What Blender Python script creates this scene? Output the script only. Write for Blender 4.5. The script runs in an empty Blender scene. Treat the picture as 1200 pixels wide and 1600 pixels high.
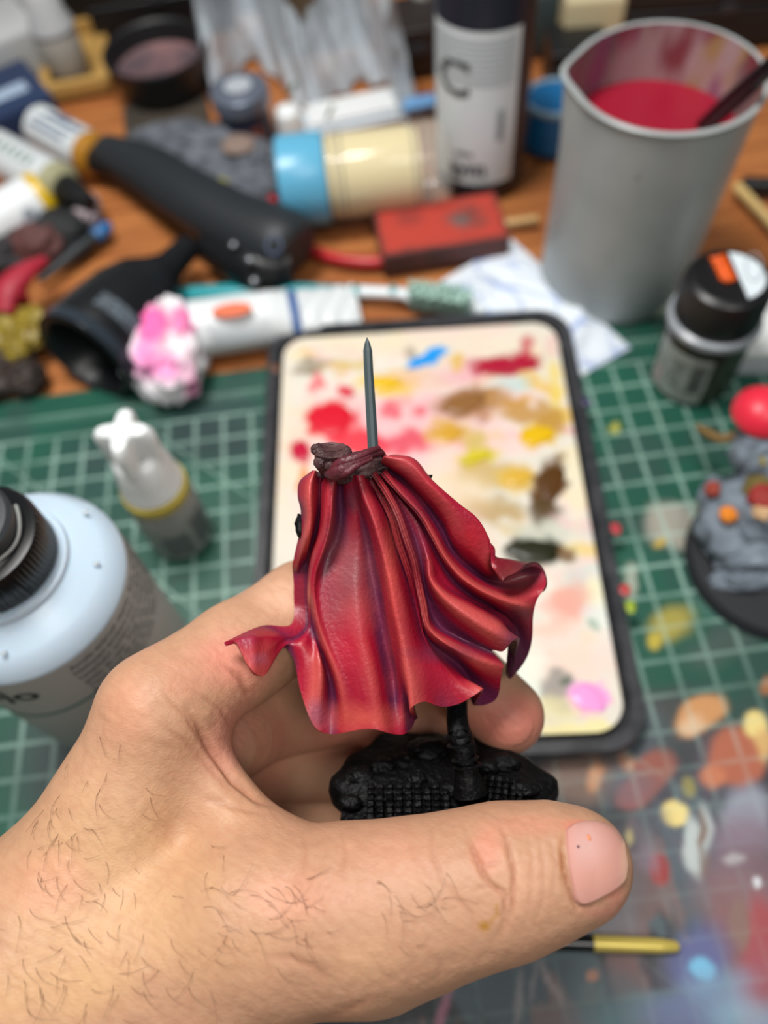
import bpy, bmesh, math, random
import numpy as np
from math import sin, cos, pi, radians, sqrt, atan2
from mathutils import Vector, Matrix, Quaternion

# ------------------------------------------------------------------ camera, world, light, exposure
# lengths below are in mat squares; one square of the cutting mat is 1.25 cm
S = 0.0125
sc = bpy.context.scene
FPX = 1250.0; PIT = radians(59.5); ROLL = radians(-7.4); CH = 22.6
FW = np.array([0, cos(PIT), -sin(PIT)]); RT = np.array([1.0, 0, 0]); UP = np.cross(RT, FW); CAM = np.array([0, 0, CH])
cd = bpy.data.cameras.new('camera'); cam = bpy.data.objects.new('camera', cd); sc.collection.objects.link(cam)
cd.sensor_fit = 'HORIZONTAL'; cd.sensor_width = 26.0; cd.lens = 26.0 * FPX / 1200
cr_, sr_ = cos(ROLL), sin(ROLL)
ax_x = RT * cr_ + (-UP) * (-sr_)          # image right in world
ax_y = -(RT * sr_ + (-UP) * cr_)          # image up in world
cam.matrix_world = Matrix(((ax_x[0], ax_y[0], -FW[0], 0), (ax_x[1], ax_y[1], -FW[1], 0), (ax_x[2], ax_y[2], -FW[2], CH * S), (0, 0, 0, 1)))
cd.clip_start = 0.005; cd.clip_end = 20
cd.dof.use_dof = True; cd.dof.focus_distance = 12.5 * S; cd.dof.aperture_fstop = 7.0; cd.dof.aperture_blades = 0
sc.camera = cam
w = bpy.data.worlds.new('world'); sc.world = w; w.use_nodes = True
w.node_tree.nodes['Background'].inputs[0].default_value = (0.93, 0.97, 1.0, 1); w.node_tree.nodes['Background'].inputs[1].default_value = 0.12
def area_light(name, loc, target, size, power, col):
    l = bpy.data.lights.new(name, 'AREA'); l.shape = 'RECTANGLE'; l.size = size[0] * S; l.size_y = size[1] * S; l.energy = power; l.color = col
    o = bpy.data.objects.new(name, l); sc.collection.objects.link(o); o.location = Vector(loc) * S
    o.rotation_euler = (Vector(target) - Vector(loc)).to_track_quat('-Z', 'Y').to_euler(); return o
area_light('desk_lamp_light', (-10, 21, 62), (0, 14, 4), (20, 14), 5.0, (1.0, 0.98, 0.95))
area_light('ceiling_light', (20, -34, 100), (0, 14, 0), (34, 34), 4.6, (1.0, 0.97, 0.93))
vs = sc.view_settings; vs.view_transform = 'Standard'; vs.look = 'None'; vs.gamma = 1; vs.use_curve_mapping = False; vs.exposure = 0.3

# ------------------------------------------------------------------ helpers
def ray(px, py):
    x = px - 600.0; y = py - 800.0
    X = x * cr_ + y * sr_; Y = -x * sr_ + y * cr_
    return FW + RT * X / FPX - UP * Y / FPX
def P(px, py, d): return CAM + ray(px, py) * d            # a point seen at (px,py), d squares from the lens
def U(px, py, z=0.0):                                      # the same, at height z above the table
    r = ray(px, py); return CAM + r * ((z - CH) / r[2])
def img(V):
    q = np.asarray(V, float) - CAM; Z = q @ FW; X = FPX * (q @ RT) / Z; Y = -FPX * (q @ UP) / Z
    return 600 + X * cr_ - Y * sr_, 800 + X * sr_ + Y * cr_
def lin(c):
    c = [v / 255.0 for v in c]
    return tuple(v / 12.92 if v <= .04045 else ((v + .055) / 1.055) ** 2.4 for v in c)
def linA(c):
    c = np.asarray(c, float) / 255
    return np.where(c <= .04045, c / 12.92, ((c + .055) / 1.055) ** 2.4)
MATS = {}
def mat(name, col=(128, 128, 128), rough=.5, metal=0, spec=.5, trans=0, alpha=1, attr=None, noise=None, bump=None, sss=0, coat=0, ior=1.45, emis=None, ribs=None):
    if name in MATS: return MATS[name]
    m = bpy.data.materials.new(name); m.use_nodes = True; nt = m.node_tree; N = nt.nodes; L = nt.links
    b = N['Principled BSDF']; c = lin(col)
    b.inputs['Base Color'].default_value = (*c, 1); b.inputs['Roughness'].default_value = rough; b.inputs['Metallic'].default_value = metal
    b.inputs['Specular IOR Level'].default_value = spec; b.inputs['Transmission Weight'].default_value = trans; b.inputs['Alpha'].default_value = alpha; b.inputs['IOR'].default_value = ior
    if coat: b.inputs['Coat Weight'].default_value = coat; b.inputs['Coat Roughness'].default_value = .15
    if sss: b.inputs['Subsurface Weight'].default_value = sss; b.inputs['Subsurface Radius'].default_value = (1, .35, .2); b.inputs['Subsurface Scale'].default_value = .003
    tc = N.new('ShaderNodeTexCoord'); out = None
    if attr:
        a = N.new('ShaderNodeAttribute'); a.attribute_name = attr; out = a.outputs['Color']
    if noise:                                             # (second colour, scale, amount)
        n = N.new('ShaderNodeTexNoise'); n.inputs['Scale'].default_value = noise[1]; n.inputs['Detail'].default_value = 6; L.new(tc.outputs['Object'], n.inputs['Vector'])
        r = N.new('ShaderNodeMapRange'); r.inputs[1].default_value = .38; r.inputs[2].default_value = .66; r.inputs[4].default_value = noise[2]; L.new(n.outputs['Fac'], r.inputs[0])
        mx = N.new('ShaderNodeMix'); mx.data_type = 'RGBA'; L.new(r.outputs[0], mx.inputs[0])
        if out: L.new(out, mx.inputs[6])
        else: mx.inputs[6].default_value = (*c, 1)
        mx.inputs[7].default_value = (*lin(noise[0]), 1); out = mx.outputs[2]
    if out: L.new(out, b.inputs['Base Color'])
    if bump:                                              # (scale, strength)
        n = N.new('ShaderNodeTexNoise'); n.inputs['Scale'].default_value = bump[0]; n.inputs['Detail'].default_value = 5; L.new(tc.outputs['Object'], n.inputs['Vector'])
        bp = N.new('ShaderNodeBump'); bp.inputs['Strength'].default_value = bump[1]; bp.inputs['Distance'].default_value = .0006; L.new(n.outputs['Fac'], bp.inputs['Height']); L.new(bp.outputs[0], b.inputs['Normal'])
    MATS[name] = m; return m
def wood_mat():
    m = mat('orange_wood', (176, 112, 62), rough=.45)
    nt = m.node_tree; N = nt.nodes; L = nt.links; b = N['Principled BSDF']; tc = N.new('ShaderNodeTexCoord'); mp = N.new('ShaderNodeMapping'); mp.inputs['Scale'].default_value = (8, 90, 8)
    n = N.new('ShaderNodeTexNoise'); n.inputs['Scale'].default_value = 2.2; n.inputs['Detail'].default_value = 8; L.new(tc.outputs['Object'], mp.inputs[0]); L.new(mp.outputs[0], n.inputs['Vector'])
    cr = N.new('ShaderNodeValToRGB'); cr.color_ramp.elements[0].position = .35; cr.color_ramp.elements[0].color = (*lin((150, 88, 46)), 1); cr.color_ramp.elements[1].position = .7; cr.color_ramp.elements[1].color = (*lin((192, 124, 70)), 1)
    L.new(n.outputs['Fac'], cr.inputs[0]); L.new(cr.outputs[0], b.inputs['Base Color']); return m

def vnoise(P3, seed=0):                                    # vectorised value noise, 0..1
    P3 = np.asarray(P3, float); i = np.floor(P3).astype(np.int64); f = P3 - i; f = f * f * (3 - 2 * f)
    def h(a):
        n = (a[..., 0] * 374761393 + a[..., 1] * 668265263 + a[..., 2] * 2147483647 + seed * 1274126177) & 0xffffffff
        n = ((n ^ (n >> 13)) * 1274126177) & 0xffffffff; n = n ^ (n >> 16); return (n & 0xffff) / 65535.0
    r = 0
    for dx in (0, 1):
        for dy in (0, 1):
            for dz in (0, 1):
                wt = (f[..., 0] if dx else 1 - f[..., 0]) * (f[..., 1] if dy else 1 - f[..., 1]) * (f[..., 2] if dz else 1 - f[..., 2])
                r = r + wt * h(i + np.array([dx, dy, dz]))
    return r
def fbm(P3, seed=0, o=4):
    r = 0; a = .5; P3 = np.asarray(P3, float); t = 0
    for k in range(o): r = r + a * vnoise(P3 * 2 ** k + k * 17.3, seed + k); t += a; a *= .5
    return r / t

def obj(name, V, F, m, parent=None, smooth=True, col=None, world=False):
    """one mesh object; V in squares, in the parent's frame (or in the world's with world=True)"""
    V = np.asarray(V, float)
    if parent is not None and world:
        M = parent.matrix_basis.inverted(); V = np.array([list(M @ Vector(v * S)) for v in V]) / S
    me = bpy.data.meshes.new(name); me.from_pydata([tuple(v) for v in V * S], [], [tuple(int(i) for i in f) for f in F]); me.materials.append(m)
    if smooth: me.polygons.foreach_set('use_smooth', [True] * len(me.polygons))
    if col is not None:
        a = me.color_attributes.new('col', 'FLOAT_COLOR', 'POINT'); c = np.ones((len(V), 4)); c[:, :3] = col; a.data.foreach_set('color', c.ravel())
    bm = bmesh.new(); bm.from_mesh(me); bmesh.ops.recalc_face_normals(bm, faces=bm.faces)
    if smooth:
        for e in bm.edges:
            if len(e.link_faces) == 2 and e.calc_face_angle(0) > radians(38): e.smooth = False
    bm.to_mesh(me); bm.free()
    o = bpy.data.objects.new(name, me); sc.collection.objects.link(o)
    if parent is not None: o.parent = parent
    return o
def tag(o, label=None, cat=None, group=None, kind=None):
    if label: o['label'] = label
    if cat: o['category'] = cat
    if group: o['group'] = group
    if kind: o['kind'] = kind
    return o
def thing(name, label, cat, loc=(0, 0, 0), rot=None, group=None):
    e = bpy.data.objects.new(name, None); sc.collection.objects.link(e); e.empty_display_size = .01
    M = Matrix.Translation(Vector([float(v) for v in loc]) * S)
    if rot is not None: M = M @ rot.to_4x4()
    e.matrix_basis = M; return tag(e, label, cat, group)
def rotz(a): return Matrix.Rotation(a, 3, 'Z')
def axis_rot(a, b, roll=0):
    """frame whose z axis points from a to b"""
    d = Vector([float(v) for v in (np.asarray(b) - np.asarray(a))]).normalized()
    return (d.to_track_quat('Z', 'Y').to_matrix()) @ rotz(roll)
def join(*parts):
    V = []; F = []; n = 0
    for v, f in parts:
        V += [tuple(x) for x in v]; F += [tuple(i + n for i in q) for q in f]; n += len(v)
    return V, F
def lathe(prof, n=48, rf=None, c=(0, 0)):
    """prof: list of (r, z); rf(r, z, angle) may bend the radius"""
    V = []; F = []
    for r, z in prof:
        for k in range(n):
            a = 2 * pi * k / n; rr = rf(r, z, a) if rf else r
            V.append((c[0] + rr * cos(a), c[1] + rr * sin(a), z))
    for i in range(len(prof) - 1):
        for k in range(n): F.append((i * n + k, i * n + (k + 1) % n, (i + 1) * n + (k + 1) % n, (i + 1) * n + k))
    return V, F
def disc(r, z, n=48, c=(0, 0)): return [(c[0] + r * cos(2 * pi * k / n), c[1] + r * sin(2 * pi * k / n), z) for k in range(n)], [tuple(range(n))]
def rbox(sx, sy, sz, b=.08, c=(0, 0, 0), seg=2, rz=0):
    bm = bmesh.new(); bmesh.ops.create_cube(bm, size=1)
    for v in bm.verts: v.co = Vector((v.co.x * sx, v.co.y * sy, v.co.z * sz))
    if b: bmesh.ops.bevel(bm, geom=bm.edges[:], offset=min(b, sx * .45, sy * .45, sz * .45), segments=seg, affect='EDGES', profile=.6)
    bm.verts.index_update(); ca, sa = cos(rz), sin(rz)
    V = [(v.co.x * ca - v.co.y * sa + c[0], v.co.x * sa + v.co.y * ca + c[1], v.co.z + c[2]) for v in bm.verts]; F = [tuple(v.index for v in f.verts) for f in bm.faces]; bm.free(); return V, F
def catmull(pts, n):
    pts = np.asarray(pts, float); k = len(pts); t = np.linspace(0, k - 1, n); i = np.clip(np.floor(t).astype(int), 0, k - 2); f = (t - i)[:, None]
    p1 = pts[i]; p2 = pts[i + 1]; p0 = np.where((i > 0)[:, None], pts[np.maximum(i - 1, 0)], 2 * p1 - p2); p3 = np.where((i < k - 2)[:, None], pts[np.minimum(i + 2, k - 1)], 2 * p2 - p1)
    return .5 * (2 * p1 + (p2 - p0) * f + (2 * p0 - 5 * p1 + 4 * p2 - p3) * f ** 2 + (3 * p1 - p0 - 3 * p2 + p3) * f ** 3)
def tube(pts, rad, n=10, steps=None, flat=1.0, caps=True):
    pts = np.asarray(pts, float); rad = np.broadcast_to(np.asarray(rad, float), (len(pts),)).copy()
    if steps: q = catmull(np.c_[pts, rad], steps); pts, rad = q[:, :3], q[:, 3]
    V = []; F = []; T = np.gradient(pts, axis=0); T /= np.linalg.norm(T, axis=1)[:, None] + 1e-9
    up = np.array([0, 0, 1.0]) if abs(T[0][2]) < .9 else np.array([1.0, 0, 0]); A = np.cross(T[0], up); A /= np.linalg.norm(A)
    for p, t, r in zip(pts, T, rad):
        A = A - t * (A @ t); A /= np.linalg.norm(A); B = np.cross(t, A)
        for k in range(n): a = 2 * pi * k / n; V.append(tuple(p + A * cos(a) * r + B * sin(a) * r * flat))
    m = len(pts)
    for i in range(m - 1):
        for k in range(n): F.append((i * n + k, i * n + (k + 1) % n, (i + 1) * n + (k + 1) % n, (i + 1) * n + k))
    if caps: F.append(tuple(range(n))[::-1]); F.append(tuple((m - 1) * n + k for k in range(n)))
    return V, F
def ico(sub=4, scale=(1, 1, 1), c=(0, 0, 0)):
    bm = bmesh.new(); bmesh.ops.create_icosphere(bm, subdivisions=sub, radius=1); bm.verts.index_update()
    V = np.array([v.co[:] for v in bm.verts]); F = [tuple(v.index for v in f.verts) for f in bm.faces]; bm.free(); return V * np.array(scale) + np.array(c), F
def lump(scale, c=(0, 0, 0), sub=4, freq=1.5, amp=.3, seed=0, ridge=False, flatb=None):
    V, F = ico(sub); n = fbm(V * freq + seed * 3.1, seed)
    if ridge: n = 1 - 2 * abs(n - .5)
    V = V * (1 + amp * (n[:, None] - .5) * 2) * np.array(scale)
    if flatb is not None: V[:, 2] = np.maximum(V[:, 2], flatb)
    return V + np.array(c), F
def grid(fn, nu, nv):
    uu, vv = np.meshgrid(np.linspace(0, 1, nu), np.linspace(0, 1, nv), indexing='ij'); V = fn(uu.ravel(), vv.ravel())
    i = np.arange(nu * nv).reshape(nu, nv); F = np.stack([i[:-1, :-1], i[1:, :-1], i[1:, 1:], i[:-1, 1:]], -1).reshape(-1, 4); return V, F
def text(s, size, bold=0, ext=0.0):
    cu = bpy.data.curves.new('t', 'FONT'); cu.body = s; cu.size = size; cu.align_x = 'CENTER'; cu.offset = bold; cu.resolution_u = 3
    o = bpy.data.objects.new('t', cu); me = o.to_mesh(); bm = bmesh.new(); bm.from_mesh(me)
    xs = [v.co.x for v in bm.verts]
    if xs:
        x = min(xs)
        while x < max(xs):
            bmesh.ops.bisect_plane(bm, geom=bm.verts[:] + bm.edges[:] + bm.faces[:], plane_co=(x, 0, 0), plane_no=(1, 0, 0)); x += max(.12, size * .25)
    bm.verts.index_update(); V = np.array([v.co[:] for v in bm.verts]); F = [tuple(v.index for v in f.verts) for f in bm.faces]; bm.free(); o.to_mesh_clear(); bpy.data.objects.remove(o); bpy.data.curves.remove(cu)
    return V, F
def wrap(VF, R, ang, z, zs=1.0):
    """bend a flat drawing round an upright cylinder of radius R, centred on azimuth ang"""
    V, F = VF; V = np.asarray(V, float); a = ang + V[:, 0] / R
    return np.c_[R * np.cos(a), R * np.sin(a), z + V[:, 1] * zs], F
def band(R, a0, a1, z0, z1, n=16):
    V = []; F = []
    for k in range(n + 1):
        a = a0 + (a1 - a0) * k / n; V += [(R * cos(a), R * sin(a), z0), (R * cos(a), R * sin(a), z1)]
    for k in range(n): F.append((2 * k, 2 * k + 2, 2 * k + 3, 2 * k + 1))
    return V, F
def quadstrips(rects):
    V = []; F = []
    for x0, y0, x1, y1 in rects: n = len(V); V += [(x0, y0, 0), (x1, y0, 0), (x1, y1, 0), (x0, y1, 0)]; F.append((n, n + 1, n + 2, n + 3))
    return V, F

def splats(V, base, L, amp=6, freq=.9, seed=3):
    """stains: soft-edged patches (px, py, rx, ry, turn, colour, opacity, edge) dried on a surface"""
    x, y = img(V); nx = (fbm(np.c_[V[:, 0] * freq, V[:, 1] * freq, V[:, 2] * 0], seed) - .5) * 2; ny = (fbm(np.c_[V[:, 0] * freq + 50, V[:, 1] * freq, V[:, 2] * 0], seed + 9) - .5) * 2
    C = np.broadcast_to(base, (len(V), 3)).copy()
    for k, (px, py, rx, ry, t, c, a, e) in enumerate(L):
        dx = x + nx * amp * 3 - px; dy = y + ny * amp * 3 - py; ct, st = cos(radians(t)), sin(radians(t))
        u = (dx * ct + dy * st) / rx; v = (-dx * st + dy * ct) / ry; r = np.sqrt(u * u + v * v)
        m = np.clip((1 + e - r) / (2 * e), 0, 1); m = (m * m * (3 - 2 * m) * a)[:, None]; C = C * (1 - m) + linA(c) * m
    return C

# ------------------------------------------------------------------ large structure: the desk, the mat
desk = thing('desk', 'orange-brown wooden desk top under everything on it', 'desk', (2, 20, 0))
obj('tabletop', *rbox(96, 96, 2.0, .15, (0, 0, -1.24)), wood_mat(), desk)
MX0, MX1, MY0, MY1 = -22, 26.0, -14.0, 20.15
def matf(u, v):
    X = MX0 + (MX1 - MX0) * u; Y = MY0 + (MY1 - MY0) * v; return np.c_[X, Y, X * 0]
Vm, Fm = grid(matf, 520, 430)
mat_stains = [
 (330, 690, 70, 42, 10, (34, 48, 52), .75, .5), (340, 640, 60, 26, 0, (44, 66, 66), .5, .6), (150, 720, 60, 40, 0, (46, 60, 66), .4, .8), (60, 800, 200, 60, 0, (50, 62, 66), .35, .8),
 (1150, 860, 60, 60, 0, (60, 80, 74), .35, .8), (1060, 825, 52, 34, 25, (158, 154, 142), .95, .3), (1085, 800, 30, 16, 10, (150, 148, 138), .6, .4), (1055, 975, 34, 24, -20, (168, 154, 66), .85, .5), (1030, 1000, 14, 12, 0, (190, 170, 60), .9, .4),
 (960, 670, 10, 9, 0, (170, 168, 70), .9, .4), (1033, 847, 9, 8, 0, (186, 160, 70), .9, .4), (992, 905, 9, 26, -10, (170, 176, 160), .8, .4), (1150, 940, 50, 30, 0, (96, 140, 128), .6, .7), (1130, 1010, 60, 26, -20, (70, 84, 80), .7, .6),
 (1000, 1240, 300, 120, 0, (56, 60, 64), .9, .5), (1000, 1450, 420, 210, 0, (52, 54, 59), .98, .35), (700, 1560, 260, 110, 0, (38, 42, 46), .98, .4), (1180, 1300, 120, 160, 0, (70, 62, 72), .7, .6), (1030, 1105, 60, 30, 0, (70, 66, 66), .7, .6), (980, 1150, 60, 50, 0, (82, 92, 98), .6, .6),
 (200, 1180, 180, 150, 0, (54, 60, 64), .8, .4),
 (905, 1215, 52, 40, 0, (126, 102, 90), .95, .4), (930, 1215, 12, 20, 10, (204, 146, 106), .9, .4), (978, 1195, 16, 14, 0, (190, 130, 96), .8, .5), (1015, 1215, 50, 30, -55, (142, 82, 70), 1, .22), (985, 1240, 24, 20, 0, (158, 84, 76), .9, .4),
 (1095, 1118, 44, 26, -25, (196, 142, 92), 1, .25), (1080, 1135, 20, 14, 0, (214, 176, 140), .9, .5), (1150, 1185, 46, 46, -30, (170, 98, 74), 1, .22), (1108, 1215, 22, 20, 0, (192, 118, 84), .95, .35), (1182, 1135, 20, 22, 0, (226, 204, 130), 1, .3), (1195, 1165, 14, 26, 0, (212, 172, 110), .9, .4),
 (1050, 1278, 21, 20, 0, (230, 208, 132), 1, .14), (1164, 1270, 34, 46, 20, (146, 148, 162), .9, .35), (1160, 1310, 44, 40, 0, (130, 112, 126), .9, .5), (1083, 1325, 13, 46, -12, (184, 192, 190), .95, .3), (1100, 1290, 10, 30, -14, (176, 182, 182), .85, .4), (1104, 1325, 8, 26, 0, (168, 172, 172), .8, .4), (1094, 1300, 5, 32, -8, (120, 92, 72), .9, .4), (1105, 1350, 9, 22, 10, (116, 96, 76), .7, .5),
 (1028, 1358, 19, 26, 12, (148, 52, 50), 1, .22), (1010, 1340, 20, 26, 0, (136, 124, 140), .5, .6), (1170, 1360, 60, 40, 0, (120, 96, 104), .8, .6), (1150, 1400, 70, 40, 0, (134, 104, 108), .7, .6), (1140, 1450, 40, 60, 0, (134, 92, 92), .6, .6), (1190, 1470, 30, 70, 0, (160, 72, 76), .9, .4), (1185, 1540, 40, 60, 0, (150, 78, 88), .8, .5), (1155, 1440, 14, 40, -5, (132, 104, 96), .9, .3),
 (1090, 1500, 44, 60, 20, (92, 98, 146), .85, .5), (1095, 1510, 22, 16, 30, (112, 178, 212), 1, .35), (1120, 1550, 60, 36, -10, (120, 150, 176), .7, .6), (1000, 1585, 90, 26, 0, (92, 134, 144), .7, .6), (1060, 1590, 60, 30, 0, (104, 108, 150), .7, .6), (1170, 1590, 60, 30, 0, (130, 170, 190), .6, .6), (940, 1560, 60, 40, 0, (78, 100, 106), .6, .6),
 (703, 1545, 7, 40, 12, (150, 110, 124), .8, .5), (690, 1590, 8, 30, 20, (156, 92, 116), .8, .5), (806, 1560, 5, 50, 6, (134, 128, 130), .8, .5), (830, 1535, 5, 36, 14, (130, 126, 128), .7, .5), (860, 1530, 7, 34, -18, (150, 138, 138), .8, .5), (928, 1525, 9, 7, 0, (176, 122, 96), .9, .4), (925, 1550, 22, 16, 0, (96, 104, 104), .6, .3),
 (950, 1450, 40, 14, 0, (120, 116, 122), .6, .6), (960, 1400, 40, 60, 0, (92, 94, 100), .6, .7), (985, 1230, 40, 24, 0, (98, 104, 116), .5, .6), (1010, 1290, 30, 30, 0, (92, 96, 106), .6, .6), (1072, 1235, 9, 18, -12, (150, 140, 76), .8, .4), (986, 1305, 7, 12, 10, (190, 176, 120), .8, .4), (1195, 1070, 12, 14, 0, (170, 110, 70), .8, .4), (1188, 1378, 5, 10, -20, (214, 214, 218), 1, .3), (1150, 1342, 14, 9, 0, (170, 164, 166), .9, .4),
]
base = np.broadcast_to(linA((24, 80, 64)), (len(Vm), 3)) * (0.82 + .4 * fbm(np.c_[Vm[:, 0] * .5, Vm[:, 1] * .5, Vm[:, 2]], 21))[:, None]
g = np.clip((fbm(np.c_[Vm[:, 0] * .7, Vm[:, 1] * .7, Vm[:, 2]], 33) - .5) * 4, 0, .45)[:, None]; base = base * (1 - g) + linA((52, 66, 66)) * g
ns = [i for i, q in enumerate(mat_stains) if q[:2] == (905, 1215)][0]; base = splats(Vm, base, mat_stains[:ns])
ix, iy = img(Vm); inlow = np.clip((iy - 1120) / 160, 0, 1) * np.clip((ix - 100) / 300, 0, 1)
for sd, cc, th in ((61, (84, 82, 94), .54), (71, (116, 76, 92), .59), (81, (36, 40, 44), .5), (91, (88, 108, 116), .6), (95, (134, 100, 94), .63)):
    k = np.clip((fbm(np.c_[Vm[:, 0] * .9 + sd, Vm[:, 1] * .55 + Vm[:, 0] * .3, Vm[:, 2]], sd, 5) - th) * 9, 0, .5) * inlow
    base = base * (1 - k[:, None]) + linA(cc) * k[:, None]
colm = splats(Vm, base, mat_stains[ns:], amp=5, freq=1.1)
mm = mat('cutting_mat', attr='col', rough=.42, bump=(900, .15))
def mat_lines(m):
    """printed white grid, its border ruler and two guide lines, mixed over the stained green"""
    nt = m.node_tree; N = nt.nodes; L = nt.links; b = N['Principled BSDF']; src = b.inputs['Base Color'].links[0].from_socket
    tc = N.new('ShaderNodeTexCoord'); sp = N.new('ShaderNodeSeparateXYZ'); L.new(tc.outputs['Object'], sp.inputs[0])
    def M(op, *a):
        n = N.new('ShaderNodeMath'); n.operation = op
        for i, v in enumerate(a):
            if isinstance(v, (int, float)): n.inputs[i].default_value = v
            else: L.new(v, n.inputs[i])
        return n.outputs[0]
    gx = M('MULTIPLY', sp.outputs[0], 1 / S); gy = M('MULTIPLY', sp.outputs[1], 1 / S)
    def ln(v, off, w, period=1.0):
        t = M('ADD', M('DIVIDE', M('SUBTRACT', v, off), period), .5); f = M('ABSOLUTE', M('SUBTRACT', M('FRACT', t), .5)); return M('LESS_THAN', f, w / period)
    inside = M('LESS_THAN', gy, 18.22)
    lines = M('MULTIPLY', M('MAXIMUM', ln(gx, -5.27 - .0, .07), ln(gy, 18.16, .065)), inside)
    border = M('LESS_THAN', M('ABSOLUTE', M('SUBTRACT', gy, 19.15)), .05)
    ticks = M('MULTIPLY', ln(gx, -5.27, .03, .2), M('MULTIPLY', M('GREATER_THAN', gy, 18.85), M('LESS_THAN', gy, 19.15)))
    def diag(x0, y0, x1, y1):
        nx_, ny_ = -(y1 - y0), x1 - x0; l = sqrt(nx_ ** 2 + ny_ ** 2); nx_ /= l; ny_ /= l
        dd = M('ABSOLUTE', M('ADD', M('MULTIPLY', M('SUBTRACT', gx, x0), nx_), M('MULTIPLY', M('SUBTRACT', gy, y0), ny_)))
        return M('MULTIPLY', M('LESS_THAN', dd, .05), inside)
    a, c = U(262, 690), U(410, 790); dg = diag(a[0], a[1], c[0], c[1]); a, c = U(0, 717), U(50, 756); dg2 = diag(a[0], a[1], c[0], c[1])
    al = M('MAXIMUM', M('MAXIMUM', lines, M('MULTIPLY', border, .7)), M('MAXIMUM', M('MULTIPLY', ticks, .7), M('MULTIPLY', M('MAXIMUM', dg, dg2), .8)))
    n = N.new('ShaderNodeTexNoise'); n.inputs['Scale'].default_value = 45; n.inputs['Detail'].default_value = 4; L.new(tc.outputs['Object'], n.inputs['Vector'])
    wear = N.new('ShaderNodeMapRange'); wear.inputs[1].default_value = .35; wear.inputs[2].default_value = .6; wear.inputs[3].default_value = .2; wear.inputs[4].default_value = .46; L.new(n.outputs['Fac'], wear.inputs[0])
    fade = N.new('ShaderNodeMapRange'); fade.inputs[1].default_value = 2; fade.inputs[2].default_value = 10; fade.inputs[3].default_value = .1; fade.inputs[4].default_value = 1; L.new(gy, fade.inputs[0])
    al = M('MULTIPLY', M('MULTIPLY', al, wear.outputs[0]), fade.outputs[0])
    mx = N.new('ShaderNodeMix'); mx.data_type = 'RGBA'; L.new(al, mx.inputs[0]); L.new(src, mx.inputs[6]); mx.inputs[7].default_value = (*lin((176, 212, 198)), 1); L.new(mx.outputs[2], b.inputs['Base Color'])
mat_lines(mm)
cm = thing('cutting_mat', 'green cutting mat with white grid, stained with old paint along its near right side', 'cutting mat')
obj('mat_surface', Vm, Fm, mm, cm, col=colm)
obj('mat_body', *rbox(MX1 - MX0, MY1 - MY0, .2, .04, ((MX0 + MX1) / 2, (MY0 + MY1) / 2, -.112)), mat('mat_green', (30, 86, 70), rough=.5), cm)

# ------------------------------------------------------------------ palette tray
trc = (1.45, 12.9); TW, TL = 10.95, 15.9; TH = .9
tray = thing('paint_palette_tray', 'black rimmed wet palette tray with cream sheet covered in red, yellow and brown paint', 'palette', (trc[0], trc[1], 0), rotz(radians(-4.9)))
def rrect(w_, l_, r, z, n=10):
    V = []
    for cx, cy, a0 in ((w_ / 2 - r, l_ / 2 - r, 0), (-w_ / 2 + r, l_ / 2 - r, pi / 2), (-w_ / 2 + r, -l_ / 2 + r, pi), (w_ / 2 - r, -l_ / 2 + r, 1.5 * pi)):
        for k in range(n): a = a0 + pi / 2 * k / (n - 1); V.append((cx + r * cos(a), cy + r * sin(a), z))
    return V
def loft(rings, cap0=False, cap1=False):
    V = []; F = []; n = len(rings[0])
    for r in rings: V += list(r)
    for i in range(len(rings) - 1):
        for k in range(n): F.append((i * n + k, i * n + (k + 1) % n, (i + 1) * n + (k + 1) % n, (i + 1) * n + k))
    if cap0: F.append(tuple(range(n)))
    if cap1: F.append(tuple((len(rings) - 1) * n + k for k in range(n)))
    return V, F
rim = loft([rrect(TW - .3, TL - .3, 1.1, .02), rrect(TW, TL, 1.25, .2), rrect(TW, TL, 1.25, TH - .12), rrect(TW - .1, TL - .1, 1.2, TH), rrect(TW - .7, TL - .7, 1.0, TH), rrect(TW - .85, TL - .85, .95, TH - .08), rrect(TW - .9, TL - .9, .9, .5)], True, True)
obj('tray_body', *rim, mat('black_plastic_painted', (34, 36, 40), rough=.4, noise=((74, 74, 78), 130, .5)), tray)
zs = TH - .12; ca, sa = cos(radians(-4.9)), sin(radians(-4.9)); sw, sl = TW - 1.15, TL - 1.15
def sheetf(u, v):
    x = (u - .5) * sw; y = (v - .5) * sl; r = .85; ax = np.maximum(abs(x) - sw / 2 + r, 0); ay = np.maximum(abs(y) - sl / 2 + r, 0); d = np.hypot(ax, ay); k = np.where(d > r, r / np.maximum(d, 1e-6), 1)
    x = np.where((ax > 0) & (ay > 0) & (d > r), np.sign(x) * (sw / 2 - r + ax * k), x); y = np.where((ax > 0) & (ay > 0) & (d > r), np.sign(y) * (sl / 2 - r + ay * k), y)
    return np.c_[x, y, zs + .03 * fbm(np.c_[x, y, x * 0] * .8, 5)]
Vp, Fp = grid(sheetf, 230, 320); Wp = np.c_[trc[0] + Vp[:, 0] * ca - Vp[:, 1] * sa, trc[1] + Vp[:, 0] * sa + Vp[:, 1] * ca, Vp[:, 2]]
WHT = (224, 217, 203)
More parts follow.
